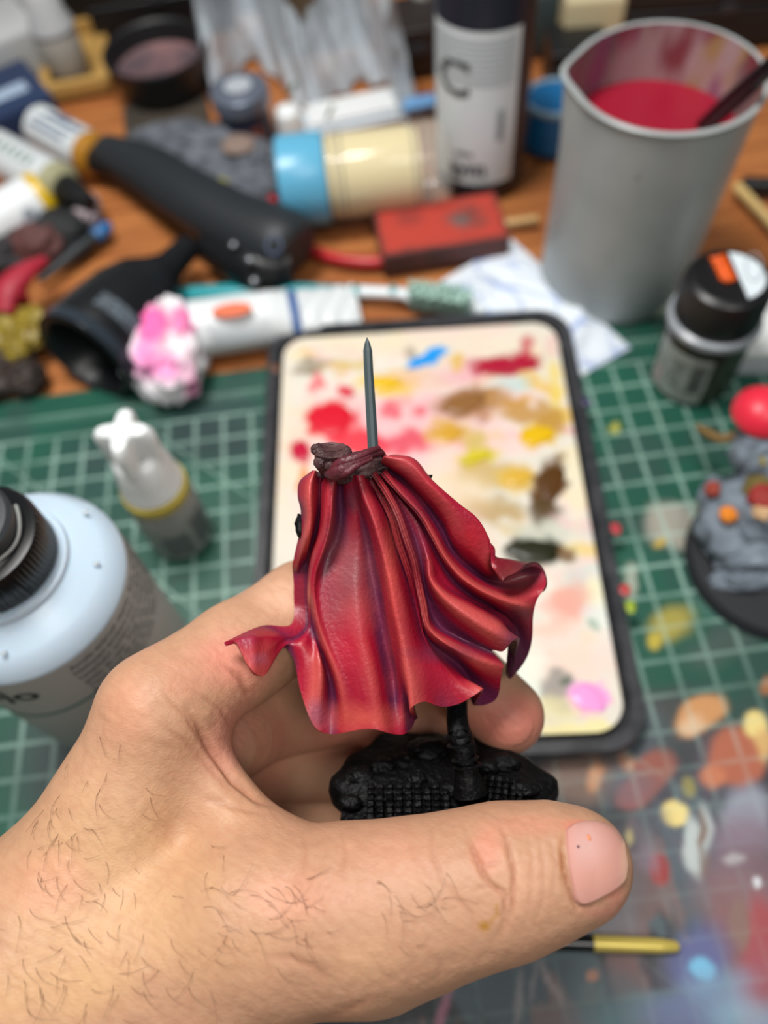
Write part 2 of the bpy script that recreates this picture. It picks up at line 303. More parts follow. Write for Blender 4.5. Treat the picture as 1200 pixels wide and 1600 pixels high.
pal = [(660, 640, 150, 30, -5, (236, 150, 168), .55, .7), (600, 700, 150, 40, 0, (240, 170, 180), .55, .7), (740, 540, 120, 24, 0, (226, 212, 190), .8, .7), (560, 535, 90, 16, 0, (226, 214, 186), .8, .6), (500, 720, 60, 60, 0, (240, 210, 200), .4, .8),
 (490, 575, 30, 12, -20, (128, 112, 86), .85, .5), (540, 574, 34, 10, 0, (206, 176, 96), .8, .5), (605, 598, 44, 14, 0, (228, 188, 30), .95, .4), (660, 590, 60, 12, 0, (222, 176, 150), .6, .7), (494, 600, 8, 16, 0, (226, 110, 116), .9, .5), (540, 612, 16, 12, 20, (214, 62, 82), .95, .4),
 (515, 655, 40, 28, 10, (214, 22, 48), 1, .22), (560, 690, 46, 22, 15, (224, 40, 60), .95, .4), (470, 705, 20, 20, 0, (196, 14, 60), 1, .3), (640, 692, 50, 18, -5, (216, 40, 76), .85, .6), (610, 640, 12, 14, 0, (220, 70, 90), .8, .5), (655, 640, 14, 10, 10, (216, 70, 90), .8, .5), (720, 580, 40, 18, 0, (226, 170, 178), .7, .6),
 (730, 630, 48, 24, -8, (150, 104, 58), .95, .35), (770, 620, 30, 14, 0, (176, 130, 70), .8, .5), (815, 640, 40, 16, 5, (186, 138, 62), .9, .4), (700, 678, 30, 18, 0, (206, 160, 60), .95, .4), (840, 600, 40, 10, 30, (222, 178, 70), .8, .5), (870, 610, 8, 50, -10, (226, 200, 90), .8, .5), (800, 600, 30, 9, 0, (170, 206, 206), .6, .6),
 (790, 570, 52, 16, -4, (176, 24, 56), 1, .25), (826, 545, 9, 18, 0, (190, 70, 80), .8, .5), (715, 568, 14, 10, 0, (214, 176, 60), .8, .5), (840, 680, 34, 20, 0, (222, 182, 14), 1, .3), (860, 660, 20, 24, 0, (180, 136, 56), .9, .5), (745, 690, 20, 20, 20, (196, 172, 60), .8, .5),
 (745, 715, 36, 12, -15, (206, 190, 40), .95, .4), (770, 740, 60, 22, 5, (190, 158, 74), .8, .5), (810, 745, 28, 20, 0, (214, 176, 72), .9, .4), (770, 795, 46, 22, 0, (180, 150, 96), .9, .45), (720, 770, 40, 30, 0, (222, 198, 160), .7, .6), (690, 720, 20, 40, 0, (240, 206, 186), .6, .6),
 (860, 760, 26, 46, 18, (96, 62, 22), 1, .25), (850, 800, 24, 22, 0, (80, 58, 24), .95, .35), (835, 858, 46, 26, 0, (44, 42, 18), 1, .2), (885, 862, 18, 14, 0, (110, 76, 34), .9, .4), (850, 830, 60, 14, 0, (190, 196, 180), .6, .5),
 (900, 820, 40, 9, 10, (224, 190, 186), .7, .6), (900, 900, 20, 14, 0, (190, 200, 196), .5, .6), (886, 940, 32, 30, -30, (226, 160, 142), .9, .5), (870, 980, 40, 14, -20, (236, 186, 166), .7, .6), (935, 925, 20, 20, 0, (238, 222, 150), .6, .6), (932, 977, 9, 12, -30, (90, 128, 98), .95, .4), (950, 960, 30, 60, 0, (226, 238, 230), .5, .7),
 (900, 1030, 60, 40, 0, (240, 206, 190), .7, .7), (872, 1080, 26, 36, 25, (150, 142, 134), .95, .3), (885, 1062, 8, 8, 0, (84, 98, 80), .9, .4), (920, 1090, 34, 26, 10, (236, 160, 212), 1, .25), (850, 1110, 60, 20, 0, (220, 210, 160), .8, .6), (920, 1140, 90, 13, 0, (232, 220, 160), .95, .4), (830, 1060, 20, 50, 0, (226, 236, 220), .6, .6),
 (470, 750, 8, 22, 10, (240, 128, 30), .95, .4), (440, 640, 12, 120, 0, (226, 214, 190), .6, .7), (440, 800, 26, 60, 0, (228, 214, 192), .5, .7), (900, 760, 14, 60, 0, (238, 230, 200), .5, .7), (665, 560, 34, 11, -25, (40, 160, 230), 1, .3), (640, 553, 10, 8, 0, (140, 130, 110), .7, .5), (800, 680, 16, 10, 0, (240, 180, 180), .6, .6)]
rnd = random.Random(21); pal2 = []
for _ in range(70):                                       # older dried washes: reds at the far end, ochres in the middle, pale tints near
    x_ = rnd.uniform(430, 960); y_ = rnd.uniform(530, 1140); cs_ = [(216, 60, 84), (230, 130, 146), (226, 176, 60), (206, 160, 90)] if y_ < 720 else ([(206, 176, 110), (222, 186, 160), (170, 150, 120), (226, 200, 120)] if y_ < 860 else [(232, 190, 176), (206, 216, 204), (226, 214, 166), (216, 200, 206)])
    pal2.append((x_, y_, rnd.uniform(8, 34), rnd.uniform(5, 14), rnd.uniform(-30, 30), rnd.choice(cs_), rnd.uniform(.35, .8), rnd.uniform(.3, .6)))
bp_ = np.broadcast_to(linA(WHT), (len(Wp), 3)) * (.9 + .14 * fbm(Wp * 1.1, 8))[:, None]
for sd, cc, th in ((12, (238, 196, 190), .56), (19, (228, 208, 150), .6), (27, (206, 214, 208), .6)):
    k = np.clip((fbm(Wp * .8 + sd, sd, 4) - th) * 6, 0, .5)[:, None]; bp_ = bp_ * (1 - k) + linA(cc) * k
obj('palette_sheet', Vp, Fp, mat('palette_paper', attr='col', rough=.35, bump=(700, .25)), tray, col=splats(Wp, splats(Wp, bp_, pal2, amp=5, freq=1.8, seed=23), pal, amp=5, freq=2.4, seed=13))
def blob(px, py, rx, ry, t, c, seed, h=.07):
    V = []; F = []; n = 26; ct, st = cos(radians(t)), sin(radians(t)); rnd = random.Random(seed); ph = [rnd.uniform(0, 6.28) for _ in range(4)]
    for j, (q, zz) in enumerate(((1, 0), (.93, .6), (.7, .95), (.35, 1.0))):
        for k in range(n):
            a = 2 * pi * k / n; rr = q * (1 + .14 * sin(2 * a + ph[0]) + .1 * sin(3 * a + ph[1]) + .07 * sin(5 * a + ph[2])); x = rx * rr * cos(a); y = ry * rr * sin(a)
            wv = U(px + x * ct - y * st, py + x * st + y * ct, zs + .02 + h * zz); V.append(tuple(wv))
    for j in range(3):
        for k in range(n): F.append((j * n + k, j * n + (k + 1) % n, (j + 1) * n + (k + 1) % n, (j + 1) * n + k))
    F.append(tuple(3 * n + k for k in range(n)))
    o = obj('paint_blob', V, F, mat('wet_paint_%02x%02x%02x' % c, c, rough=.3), tray, world=True); return o
for i, (a, lb) in enumerate((((515, 655, 34, 22, 10, (212, 18, 44)), 'bright red paint puddle'), ((470, 706, 15, 15, 0, (190, 10, 56)), 'small crimson paint puddle'), ((790, 571, 44, 12, -4, (170, 18, 50)), 'dark crimson paint puddle'), ((665, 560, 28, 8, -25, (30, 150, 232)), 'sky blue paint dab'),
   ((838, 680, 26, 15, 0, (222, 178, 8)), 'bright yellow paint puddle'), ((600, 598, 28, 9, 0, (226, 182, 20)), 'yellow paint dab behind the sword'), ((725, 630, 34, 15, -8, (140, 96, 52)), 'brown paint puddle'), ((700, 679, 22, 12, 0, (206, 156, 50)), 'ochre paint dab'),
   ((862, 755, 16, 32, 18, (84, 52, 16)), 'dark brown paint streak'), ((835, 860, 38, 18, 0, (34, 34, 12)), 'black olive paint puddle'), ((920, 1091, 27, 20, 10, (238, 156, 214)), 'pink paint puddle'), ((810, 746, 20, 13, 0, (212, 170, 60)), 'mustard paint dab'), ((745, 714, 24, 6, -15, (206, 190, 34)), 'yellow green paint streak'), ((540, 612, 11, 8, 20, (212, 50, 72)), 'small red paint drop'))):
    blob(*a, seed=i + 5)['label'] = lb
for i, (px, py, c) in enumerate(((962, 826, (180, 50, 60)), (977, 922, (176, 50, 50)), (985, 948, (150, 170, 40)), (917, 628, (60, 50, 90)), (430, 575, (110, 70, 50)))):
    p = U(px, py, TH); V, F = lump((.16, .2, .06), p, 2, 2, .4, i); obj('paint_speck', V, F, mat('wet_paint_%02x%02x%02x' % c, c, rough=.3), tray, world=True)

# ------------------------------------------------------------------ bottles on the mat
WH = mat('white_plastic', (232, 236, 236), rough=.35, sss=.0); BK = mat('black_plastic', (16, 17, 19), rough=.35); BKM = mat('black_matt', (17, 18, 20), rough=.6, noise=((34, 36, 40), 120, .5))
def big_bottle():
    c = U(35, 912, 7.3); R = 2.3; a_ = atan2(-c[1], -c[0])
    t = thing('medium_bottle', 'large translucent white bottle with black ribbed flip cap beside the hand', 'bottle', (c[0], c[1], 0))
    body = [(0.01, .02), (R - .25, .02), (R - .05, .12), (R, .35), (R, 7.15), (R - .01, 7.3)]
    obj('bottle_body', *lathe(body, 96), mat('bottle_label_grey', (176, 176, 174), rough=.42), t)['label'] = 'grey-white printed label round the body'
    sh = [(R - .01, 7.3), (R - .03, 7.4), (R - .3, 7.78), (R - .38, 7.84), (1.55, 8.12), (1.42, 8.2), (1.38, 8.32), (1.3, 8.34), (1.28, 8.36), (.6, 8.4)]
    obj('bottle_shoulder', *lathe(sh, 96), mat('milky_plastic', (196, 216, 232), rough=.28, sss=.3, bump=(60, .2)), t)
    n = 150; CR = 1.26
    rf = lambda r, z, a: r - (.022 * (1 if int(a / (2 * pi) * n + .5) % 2 else 0) if (r > CR - .05 and 8.45 < z < 9.35) else 0)
    cap = lathe([(CR - .05, 8.4), (CR, 8.46), (CR, 9.3), (CR - .06, 9.4), (CR - .25, 9.46), (.95, 9.5)], 300, rf)
    obj('cap', *cap, mat('black_cap_plastic', (14, 15, 17), rough=.3), t)
    lid = lathe([(.95, 9.46), (.97, 9.9), (.9, 9.98), (.5, 10.02), (.01, 10.03)], 64)
    obj('flip_lid', *lid, mat('dark_grey_lid', (52, 55, 59), rough=.4), t)
    ring = tube([(1.0 * cos(a), 1.0 * sin(a), 9.6 + .05 * sin(5 * a)) for a in np.linspace(a_ - .3, a_ + 1.3, 24)], .035, 6)
    obj('lid_hinge_edge', *ring, mat('glossy_edge', (150, 152, 150), rough=.15), t)
    ink = mat('label_ink', (44, 42, 42), rough=.5); 
    V, F = text('vallejo', 1.05, .02); V[:, 0] -= V[:, 0].max(); Ra = R + .012
    def az(px, py, z):                                     # azimuth where the label meets that sight line
        best = min(((abs(img([(c[0] + R * cos(a), c[1] + R * sin(a), z)])[0][0] - px), a) for a in np.linspace(a_ - 1.4, a_ + 1.4, 400))); return best[1]
    aj = az(60, 1080, 6.55)
    obj('brand_lettering', *wrap((V, F), Ra, aj, 6.35, .8), ink, t)['label'] = 'large dark lettering on the label'
    a1 = az(112, 1040, 6.9); lines = []
    rnd = random.Random(4); L = ['Acrylic airbrush cleaner. Shake well before use.', 'Nettoyant acrylique pour aerographe. Bien agiter.', 'Limpiador acrilico para aerografo. Agitar bien', 'antes de usar. Keep out of reach of children.', 'Tenir hors de portee des enfants. Mantener', 'fuera del alcance de los ninos. Store between', '5 and 30 C. Non toxic. Clean with water.', 'Made in Spain']
    for k, s in enumerate(L):
        v, f = text(s, .25, .004); v[:, 0] -= v[:, 0].min(); v[:, 0] *= min(1.0, 3.9 / v[:, 0].max()); lines.append(wrap((v, f), Ra, a1, 6.95 - k * .27, 1))
    obj('small_print', *join(*lines), mat('small_print_ink', (86, 84, 84), rough=.5), t)
    wave = []
    for k in range(60):
        a = aj - 1.6 + k * .035; z = 5.3 + .18 * sin(3 * (a - aj)); wave += [(Ra * cos(a), Ra * sin(a), z), (Ra * cos(a), Ra * sin(a), z + .09)]
    obj('teal_wave_line', wave, [(2 * k, 2 * k + 2, 2 * k + 3, 2 * k + 1) for k in range(59)], mat('teal_ink', (30, 110, 100), rough=.5), t)
    for k, (px, py) in enumerate(((133, 800), (150, 880), (112, 870), (5, 1020), (155, 935))):
        p = U(px, py, 7.95 if k != 4 else 7.6); V, F = ico(2, (.07, .07, .04), p); obj('water_droplet', V, F, mat('water_drop', (230, 240, 245), rough=.05, trans=.6), t, world=True)
big_bottle()

def dropper():
    c = (-6.67, 13.46); t = thing('dropper_bottle', 'small dropper bottle with white lobed cap and gold ring standing on the mat', 'bottle', (c[0], c[1], 0)); R = 1.02; a_ = atan2(-c[1], -c[0])
    obj('bottle_body', *lathe([(.01, .02), (R - .15, .02), (R, .15), (R, 2.45), (R - .08, 2.6), (R - .1, 2.72)], 48), mat('grey_label', (128, 132, 128), rough=.4, noise=((160, 164, 158), 60, .5)), t)
    obj('label_patch', *join(band(R + .01, a_ - .7, a_ + .15, .35, 1.55), band(R + .01, a_ + .35, a_ + 1.0, .5, 1.9)), mat('label_dark_patch', (98, 102, 102), rough=.5), t)
    v, f = text('PAINT 17 ml', .2, .002); obj('gold_ring', *lathe([(R - .1, 2.68), (R - .02, 2.74), (R - .02, 3.05), (R - .12, 3.16), (.7, 3.18)], 48), mat('gold_paint_ring', (206, 186, 84), rough=.3, noise=((150, 132, 50), 90, .6)), t)
    rf = lambda r, z, a: r * (1 - .035 * (0.5 + .5 * cos(36 * a))) if (3.3 < z < 4.6) else r
    obj('cap', *lathe([(.9, 3.12), (.93, 3.2), (.9, 3.35), (.84, 3.9), (.74, 4.5), (.68, 4.62), (.5, 4.8)], 216, rf), WH, t)
    rf2 = lambda r, z, a: r * (1 + .34 * cos(4 * a + .4))
    obj('cap_tip', *lathe([(.62, 4.55), (.62, 5.2), (.62, 5.62), (.52, 5.8), (.3, 5.86), (.01, 5.8)], 96, rf2), WH, t)
dropper()

def paint_pot():
    c = (11.29, 17.15); a_ = atan2(-c[1], -c[0]); t = thing('paint_bottle', 'round bottle with black ribbed cap bearing orange paint and half white sticker', 'bottle', (c[0], c[1], 0)); R = 1.36
    obj('bottle_body', *lathe([(.01, .02), (R - .2, .02), (R - .02, .18), (R, .4), (R, 2.5), (R - .05, 2.75), (R - .1, 2.9)], 64), mat('dark_olive_bottle', (46, 44, 34), rough=.22), t)
    obj('label', *band(R + .015, a_ - 1.15, a_ + .42, .25, 2.4, 24), mat('pot_label', (164, 170, 164), rough=.4, noise=((110, 112, 106), 80, .6)), t)
    rnd = random.Random(2); bars = []; z = .75
    while z < 2.05: h = rnd.choice((.03, .05, .08)); bars.append(band(R + .025, a_ + .0, a_ + .32, z, z + h, 6)); z += h + rnd.choice((.03, .05))
    obj('barcode', *join(*bars), mat('barcode_ink', (60, 62, 60), rough=.5), t)
    obj('label_mark', *join(band(R + .02, a_ - 1.05, a_ - .7, .35, 1.2, 6)), mat('pot_mark', (176, 160, 156), rough=.5), t)
    tx = [wrap((lambda v, f: (np.c_[v[:, 0], v[:, 1], v[:, 2]], f))(*text(s, .2, .003)), R + .025, a_ - .35, 1.9 - k * .24) for k, s in enumerate(('acrylic', 'color', 'paint', '32 ml', 'matt'))]
    obj('label_print', *join(*tx), mat('pot_ink', (52, 52, 52), rough=.5), t)
    obj('collar', *lathe([(R - .12, 2.8), (R + .1, 2.88), (R + .13, 3.0), (R + .1, 3.12), (R - .05, 3.2)], 64), mat('silver_grey_collar', (150, 156, 162), rough=.3), t)
    rf = lambda r, z, a: r - (.035 * (0.5 + .5 * cos(60 * a)) if (r > 1.2 and 3.2 < z < 4.45) else 0)
    obj('cap', *lathe([(1.3, 3.16), (1.34, 3.22), (1.34, 3.4), (1.34, 4.35), (1.26, 4.6), (1.1, 4.72), (1.02, 4.72), (1.0, 4.66), (.01, 4.66)], 240, rf), mat('ribbed_black_cap', (20, 20, 22), rough=.35), t)
    aa = atan2(*(lambda p, q: (p[1] - q[1], p[0] - q[0]))(U(1180, 420, 4.7), U(1135, 425, 4.7)))
    V = [(1.0 * cos(a), 1.0 * sin(a), 4.70) for a in np.linspace(aa - 1.35, aa + 1.35, 24)]; V2 = [(x, y, 4.74) for x, y, z in V]; n = len(V)
    obj('sticker', V + V2, [tuple(range(n, 2 * n))] + [(k, (k + 1) % n, n + (k + 1) % n, n + k) for k in range(n)], mat('white_sticker', (214, 224, 230), rough=.4), t, smooth=False)
    ring = tube([U(1178 + 13 * cos(a), 417 + 22 * sin(a), 4.76) for a in np.linspace(0, 6.28, 20)], .02, 5); obj('sticker_stamp', *ring, mat('stamp_grey', (150, 160, 166), rough=.5), t, world=True)
    parts = []
    for k in range(7):
        a = (1109 + k * 2.5 + (k % 2) * 3, 404 + k * 5); b = (1132 + k * 2.8, 400 + k * 5.8); parts.append(tube([U(a[0], a[1], 4.7), U((a[0] + b[0]) / 2, (a[1] + b[1]) / 2 + 3, 4.74), U(b[0], b[1], 4.72)], [.05, .1, .07], 8, 8))
    obj('orange_paint', *join(*parts), mat('orange_paint', (232, 98, 24), rough=.4, noise=((200, 70, 10), 300, .6)), t, world=True)
paint_pot()

# ------------------------------------------------------------------ water jug with red paint water and a brush
def jug():
    c = (9.9, 22.6); t = thing('water_jug', 'large grey translucent plastic jug of crimson paint water with pouring lip', 'jug', (c[0], c[1], 0)); H = 7.9
    def R(z): return 2.72 + .14 * z / H
    p1 = U(893, 112, H); sa_ = atan2(p1[1] - c[1], p1[0] - c[0])
    def rf(r, z, a):
        d = (a - sa_ + pi) % (2 * pi) - pi; k = max(0, (z - 4.6) / (H - 4.6)) ** 1.6; return r + .26 * k * math.exp(-(d / .24) ** 2)
    outer = [(.01, .02), (R(0) - .15, .02), (R(0), .15)] + [(R(z), z) for z in np.linspace(.4, H - .15, 14)] + [(R(H) + .07, H - .12), (R(H) + .1, H - .04), (R(H) + .04, H), (R(H) - .08, H - .02)]
    shear = lambda VF: ([(x + .32 * z / H, y, z) for x, y, z in VF[0]], VF[1])
    obj('jug_body', *shear(lathe(outer, 96, rf)), mat('frosted_grey_plastic', (164, 170, 170), rough=.38, noise=((140, 146, 146), 30, .5)), t)
    inner = [(R(z) - .09, z) for z in np.linspace(H - .02, .3, 26)] + [(.01, .3)]
    V, F = shear(lathe(inner, 128, rf)); V = np.array(V); W = V + np.array([c[0], c[1], 0]); th = np.arctan2(V[:, 1], V[:, 0])
    C = np.broadcast_to(linA((128, 112, 112)), (len(V), 3)).copy(); Q = np.c_[np.cos(th) * 2.2, np.sin(th) * 2.2, V[:, 2] * .35]
    for sd, cc, t_ in ((3, (150, 50, 84), .52), (5, (170, 138, 92), .56), (8, (66, 66, 70), .57), (11, (176, 150, 156), .53), (14, (128, 50, 60), .56), (17, (140, 84, 116), .57)):
        k = np.clip((fbm(Q + sd * 7, sd, 4) - t_) * 10, 0, .9)[:, None]; C = C * (1 - k) + linA(cc) * k
    obj('stained_inner_wall', V, F, mat('stained_plastic', attr='col', rough=.35), t, col=C)['label'] = 'inside wall streaked with dried paint'
    obj('paint_water', *shear(disc(R(6.1) - .1, 6.05, 72)), mat('crimson_water', (148, 24, 46), rough=.25), t)
    spots = []
    rnd = random.Random(9)
    for k in range(12):
        a = atan2(-c[1], -c[0]) + rnd.uniform(-1.2, 1.2); z = rnd.uniform(1, 6.8); s = rnd.uniform(.06, .13); spots.append(band(R(z) + .012, a, a + s / 2, z, z + s, 2))
    for s_ in spots: obj('dirt_spot', *s_, mat('dirt_grey', (132, 130, 126), rough=.6), t)
    b0 = U(1085, 210, 5.5); b1 = U(1225, 85, 9.6)
    b = thing('jug_paintbrush', 'black handled paintbrush leaning in the grey jug of red water', 'paintbrush', tuple(b0), axis_rot(b0, b1)); Lb = float(np.linalg.norm(b1 - b0)) + 2
    obj('handle', *lathe([(.01, 0), (.22, .05), (.27, .8), (.3, 2), (.2, Lb - .3), (.1, Lb), (.01, Lb + .05)], 20), mat('black_lacquer', (24, 24, 27), rough=.3), b)
    obj('ferrule', *lathe([(.16, -1.6), (.2, -.8), (.23, .05)], 20), mat('steel', (170, 172, 176), rough=.25, metal=1), b)
jug()

# ------------------------------------------------------------------ other things on the desk behind the mat
def tall_bottle():
    c = (5.95, 29.6); a_ = atan2(-c[1], -c[0]); R = 1.85; t = thing('ink_bottle', 'tall navy black bottle with white printed label standing behind the red block', 'bottle', (c[0], c[1], 0))
    obj('bottle_body', *lathe([(.01, .02), (R - .2, .02), (R, .2), (R, 8.0), (R - .2, 8.7), (.9, 9.4), (.8, 9.6), (.01, 9.6)], 64), mat('navy_bottle', (30, 34, 46), rough=.3), t)
    obj('cap', *lathe([(.85, 9.5), (.88, 9.6), (.85, 11), (.01, 11.05)], 40), BK, t)
    lc = a_ - .25
    obj('label', *band(R + .02, lc - 1.0, lc + 1.02, .75, 6.9, 30), mat('white_label', (226, 234, 238), rough=.42), t)
    ink = mat('label_black_ink', (62, 66, 66), rough=.5)
    C_ = text('C', 2.1, .05); V, F = C_; V[:, 1] *= .9; obj('large_letter', *wrap((V, F), R + .04, lc - .38, 4.5), ink, t)
    rows = [wrap(quadstrips([(-1.6 + (k % 3) * .07, 0, 1.6, .06)]), R + .04, lc, 6.6 - k * .19) for k in range(9)]; rows = []
    for k in range(9):
        rows.append(band(R + .035, lc - .95, lc + .9, 6.55 - k * .2, 6.62 - k * .2, 20))
    obj('fine_print_rows', *join(*rows), mat('print_grey', (164, 174, 180), rough=.5), t)
    v, f = text('gym', .95, .04); bc = [band(R + .04, lc + .58, lc + .74, z, z + .07, 4) for z in np.arange(2.7, 3.9, .13)]
    obj('lower_lettering', *join(wrap((v, f), R + .04, lc - .02, 1.2), *bc, band(R + .04, lc - .3, lc + .1, 2.05, 2.2, 6)), mat('label_mid_ink', (104, 108, 112), rough=.5), t)
tall_bottle()

def glass_jar():
    a = U(438, 287, 1.75); b = U(700, 258, 1.7); a[2] = b[2] = 1.78; t = thing('glass_jar', 'clear glass jar of cream paste lying on its side with pale blue lid', 'jar', tuple(a), axis_rot(a, b)); Lj = float(np.linalg.norm(b - a))
    obj('lid', *lathe([(.01, 0), (1.6, .0), (1.74, .1), (1.76, .3), (1.76, 1.8), (1.7, 1.9)], 64), mat('pale_blue_plastic', (96, 172, 206), rough=.3), t)
    obj('cream_filling', *lathe([(.01, 1.95), (1.5, 1.95), (1.56, 2.1), (1.56, Lj - 1.6), (1.45, Lj - 1.2), (.01, Lj - 1.1)], 48), mat('cream_paste', (228, 208, 150), rough=.5), t)
    gp = [(1.5, 1.85), (1.62, 2.0), (1.62, 2.2), (1.68, 2.4), (1.7, Lj - .6), (1.6, Lj - .2), (1.3, Lj), (.01, Lj - .1)]
    obj('glass_body', *lathe(gp, 48), mat('clear_glass', (220, 226, 222), rough=.05, alpha=.22, spec=.8), t)
    mat('glass_edge', (188, 184, 166), rough=.15, alpha=.5)
    for z in (2.2, 2.5, Lj - 1.5, Lj - 1.0, Lj - .7): obj('glass_ridge', *lathe([(1.68, z), (1.74, z + .06), (1.68, z + .12)], 48), mat('glass_edge'), t)
glass_jar()

def red_block():
    p = U(600, 432), U(795, 402); a = atan2((p[1] - p[0])[1], (p[1] - p[0])[0]) ; W = float(np.linalg.norm(p[1] - p[0])); D = 2.75
    c = (p[0] + p[1]) / 2 + np.array([-sin(a), cos(a), 0]) * D / 2
    t = thing('red_block', 'worn red sanding block with blackened edges in front of the tall bottle', 'block', (c[0], c[1], 0), rotz(a))
    V, F = rbox(W, D, 1.0, .07, (0, 0, .5), 3); obj('block_body', V, F, mat('dark_worn_rubber', (68, 46, 44), rough=.7, noise=((110, 60, 54), 60, .5)), t)
    def f(u, v):
        x = (u - .5) * (W - .1); y = (v - .5) * (D - .1); return np.c_[x, y, 1.01 + .02 * fbm(np.c_[x, y, x * 0] * 2, 4)]
    V, F = grid(f, 60, 40); C = np.broadcast_to(linA((178, 58, 44)), (len(V), 3)).copy(); e = np.minimum(W / 2 - abs(V[:, 0]), D / 2 - abs(V[:, 1])); k = np.clip(1 - e / .35 + (fbm(V * 2, 3) - .5) * 1.4, 0, 1)[:, None] * .8; C = C * (1 - k) + linA((88, 44, 42)) * k
    for cx, cy, r, cc in ((1.15, .2, .75, (110, 56, 50)), (.8, -.05, .42, (92, 88, 86)), (1.5, -.3, .3, (120, 60, 52)), (-1.2, .6, .6, (140, 50, 44))):
        k = np.clip(1.3 - np.hypot(V[:, 0] - cx, (V[:, 1] - cy)) / r + (fbm(V * 3, 6) - .5), 0, .85)[:, None]; C = C * (1 - k) + linA(cc) * k
    obj('red_face', V, F, mat('red_abrasive', attr='col', rough=.7, bump=(600, .4)), t, col=C)
red_block()

t = thing('blue_tub', 'small blue tub with pale rim behind the tall bottle and the jug', 'tub', (9.35, 31.0, 0))
obj('tub_body', *lathe([(.01, .02), (1.15, .02), (1.25, .1), (1.25, 1.9), (1.15, 2.0), (.01, 2.02)], 40), mat('bright_blue_plastic', (20, 108, 166), rough=.4), t)
obj('tub_rim', *lathe([(1.2, 1.85), (1.32, 1.9), (1.32, 2.1), (1.2, 2.15), (1.12, 2.05)], 40), mat('pale_blue_rim', (140, 170, 190), rough=.4), t)

def navy_jar():
    t = thing('navy_jar', 'navy blue jar with domed metallic grey lid in front of the plastic bag', 'jar', (-3.85, 33.6, 0))
    obj('jar_body', *lathe([(.01, .02), (1.0, .02), (1.14, .15), (1.14, 1.9), (1.0, 2.0)], 48), mat('navy_glass', (34, 40, 62), rough=.35, noise=((70, 78, 100), 60, .5)), t)
    obj('lid', *lathe([(1.12, 1.95), (1.26, 2.0), (1.28, 2.5), (1.24, 2.62), (1.1, 2.7), (.5, 2.74), (.01, 2.74)], 48), mat('metal_grey_lid', (118, 126, 142), rough=.3, metal=.5), t)
    obj('lid_top_mark', *disc(.6, 2.76, 24), mat('lid_light', (170, 176, 184), rough=.4), t)
    a_ = atan2(-33.6, 3.85); obj('orange_emblem', *band(1.16, a_ + .05, a_ + .5, .75, 1.35, 8), mat('orange_brown_ink', (140, 72, 52), rough=.5), t)
navy_jar()
p = U(455, 212); t = thing('white_cap', 'small white rounded cap beside the blue jar lid', 'cap', (p[0], p[1], 0)); obj('round_body', *lathe([(.5, .02), (.62, .1), (.64, .9), (.55, 1.25), (.3, 1.42), (.01, 1.45)], 32), WH, t)  # loose white cap, modelled as a rounded knob

def dryer():
    a = U(150, 225, 2.0); b = U(470, 400, 2.0); t = thing('handheld_blower', 'black plastic handheld tool with long body and flared round nozzle, lying across the desk', 'tool', tuple((a + b) / 2 * np.array([1, 1, 0])))
    A = np.array(U(165, 235, 1.2)); B = np.array(U(300, 310, 1.5)); C_ = np.array(U(440, 380, 1.5)); D_ = np.array(U(470, 410, 1.4))
    obj('body', *tube([A, U(230, 265, 1.3), B, U(370, 350, 1.5), C_, U(462, 395, 1.4)], [.75, 1.15, 1.25, 1.35, 1.45, 1.1], 28, 40, .85), mat('charcoal_plastic', (34, 38, 42), rough=.5), t, world=True)
    obj('motor_housing', *tube([U(330, 380, .9), U(400, 415, 1.0), U(455, 410, 1.0)], [.85, 1.05, .9], 24, 20, .9), BK, t, world=True)
    for px, py in ((365, 382), (390, 405), (397, 438)): 
        V, F = ico(3, (.16, .16, .12), U(px, py, 2.1)); obj('screw', V, F, mat('screw_metal', (150, 154, 160), rough=.25, metal=.8), t, world=True)
    ring = tube([U(428 + 12 * cos(q), 383 + 14 * sin(q), 2.95) for q in np.linspace(0, 6.28, 20)], .05, 6); obj('dial_ring', *ring, mat('dial_grey', (78, 88, 110), rough=.4), t, world=True)
    n0 = np.array(U(285, 395, 1.3)); n1 = np.array(U(132, 558, 1.7)); M = axis_rot(n0, n1); Ln = float(np.linalg.norm(n1 - n0))
    prof = [(.01, -.5), (.5, -.45), (.55, .3), (.6, .9), (.95, 1.6), (1.4, 2.3), (1.7, Ln * .55), (1.84, Ln * .78), (1.88, Ln * .93), (1.8, Ln), (1.62, Ln + .05), (1.5, Ln - .1), (1.35, Ln * .6), (.01, Ln * .5)]
    V, F = lathe(prof, 56); V = np.array([list(M @ Vector(v)) for v in V]) + n0; V[:, 2] = np.maximum(V[:, 2], .03); obj('nozzle', V, F, mat('nozzle_black', (20, 22, 25), rough=.35), t, world=True)
    Mi = M.inverted(); cdir = Mi @ Vector([float(v) for v in (CAM - n1)]); ca_ = atan2(cdir.y, cdir.x)
    V, F = band(1.87, ca_ - .75, ca_ + .55, Ln * .74, Ln * .84, 16); V = np.array([list(M @ Vector(v)) for v in V]) + n0; obj('nozzle_stripe', V, F, mat('grey_print', (96, 108, 118), rough=.5, noise=((30, 32, 34), 500, .9)), t, world=True)
    V, F = lathe([(1.9, Ln * .93), (1.93, Ln * .96), (1.88, Ln + .02)], 56); V = np.array([list(M @ Vector(v)) for v in V]) + n0; obj('nozzle_rim', V, F, mat('rim_gloss', (44, 52, 60), rough=.12), t, world=True)
dryer()

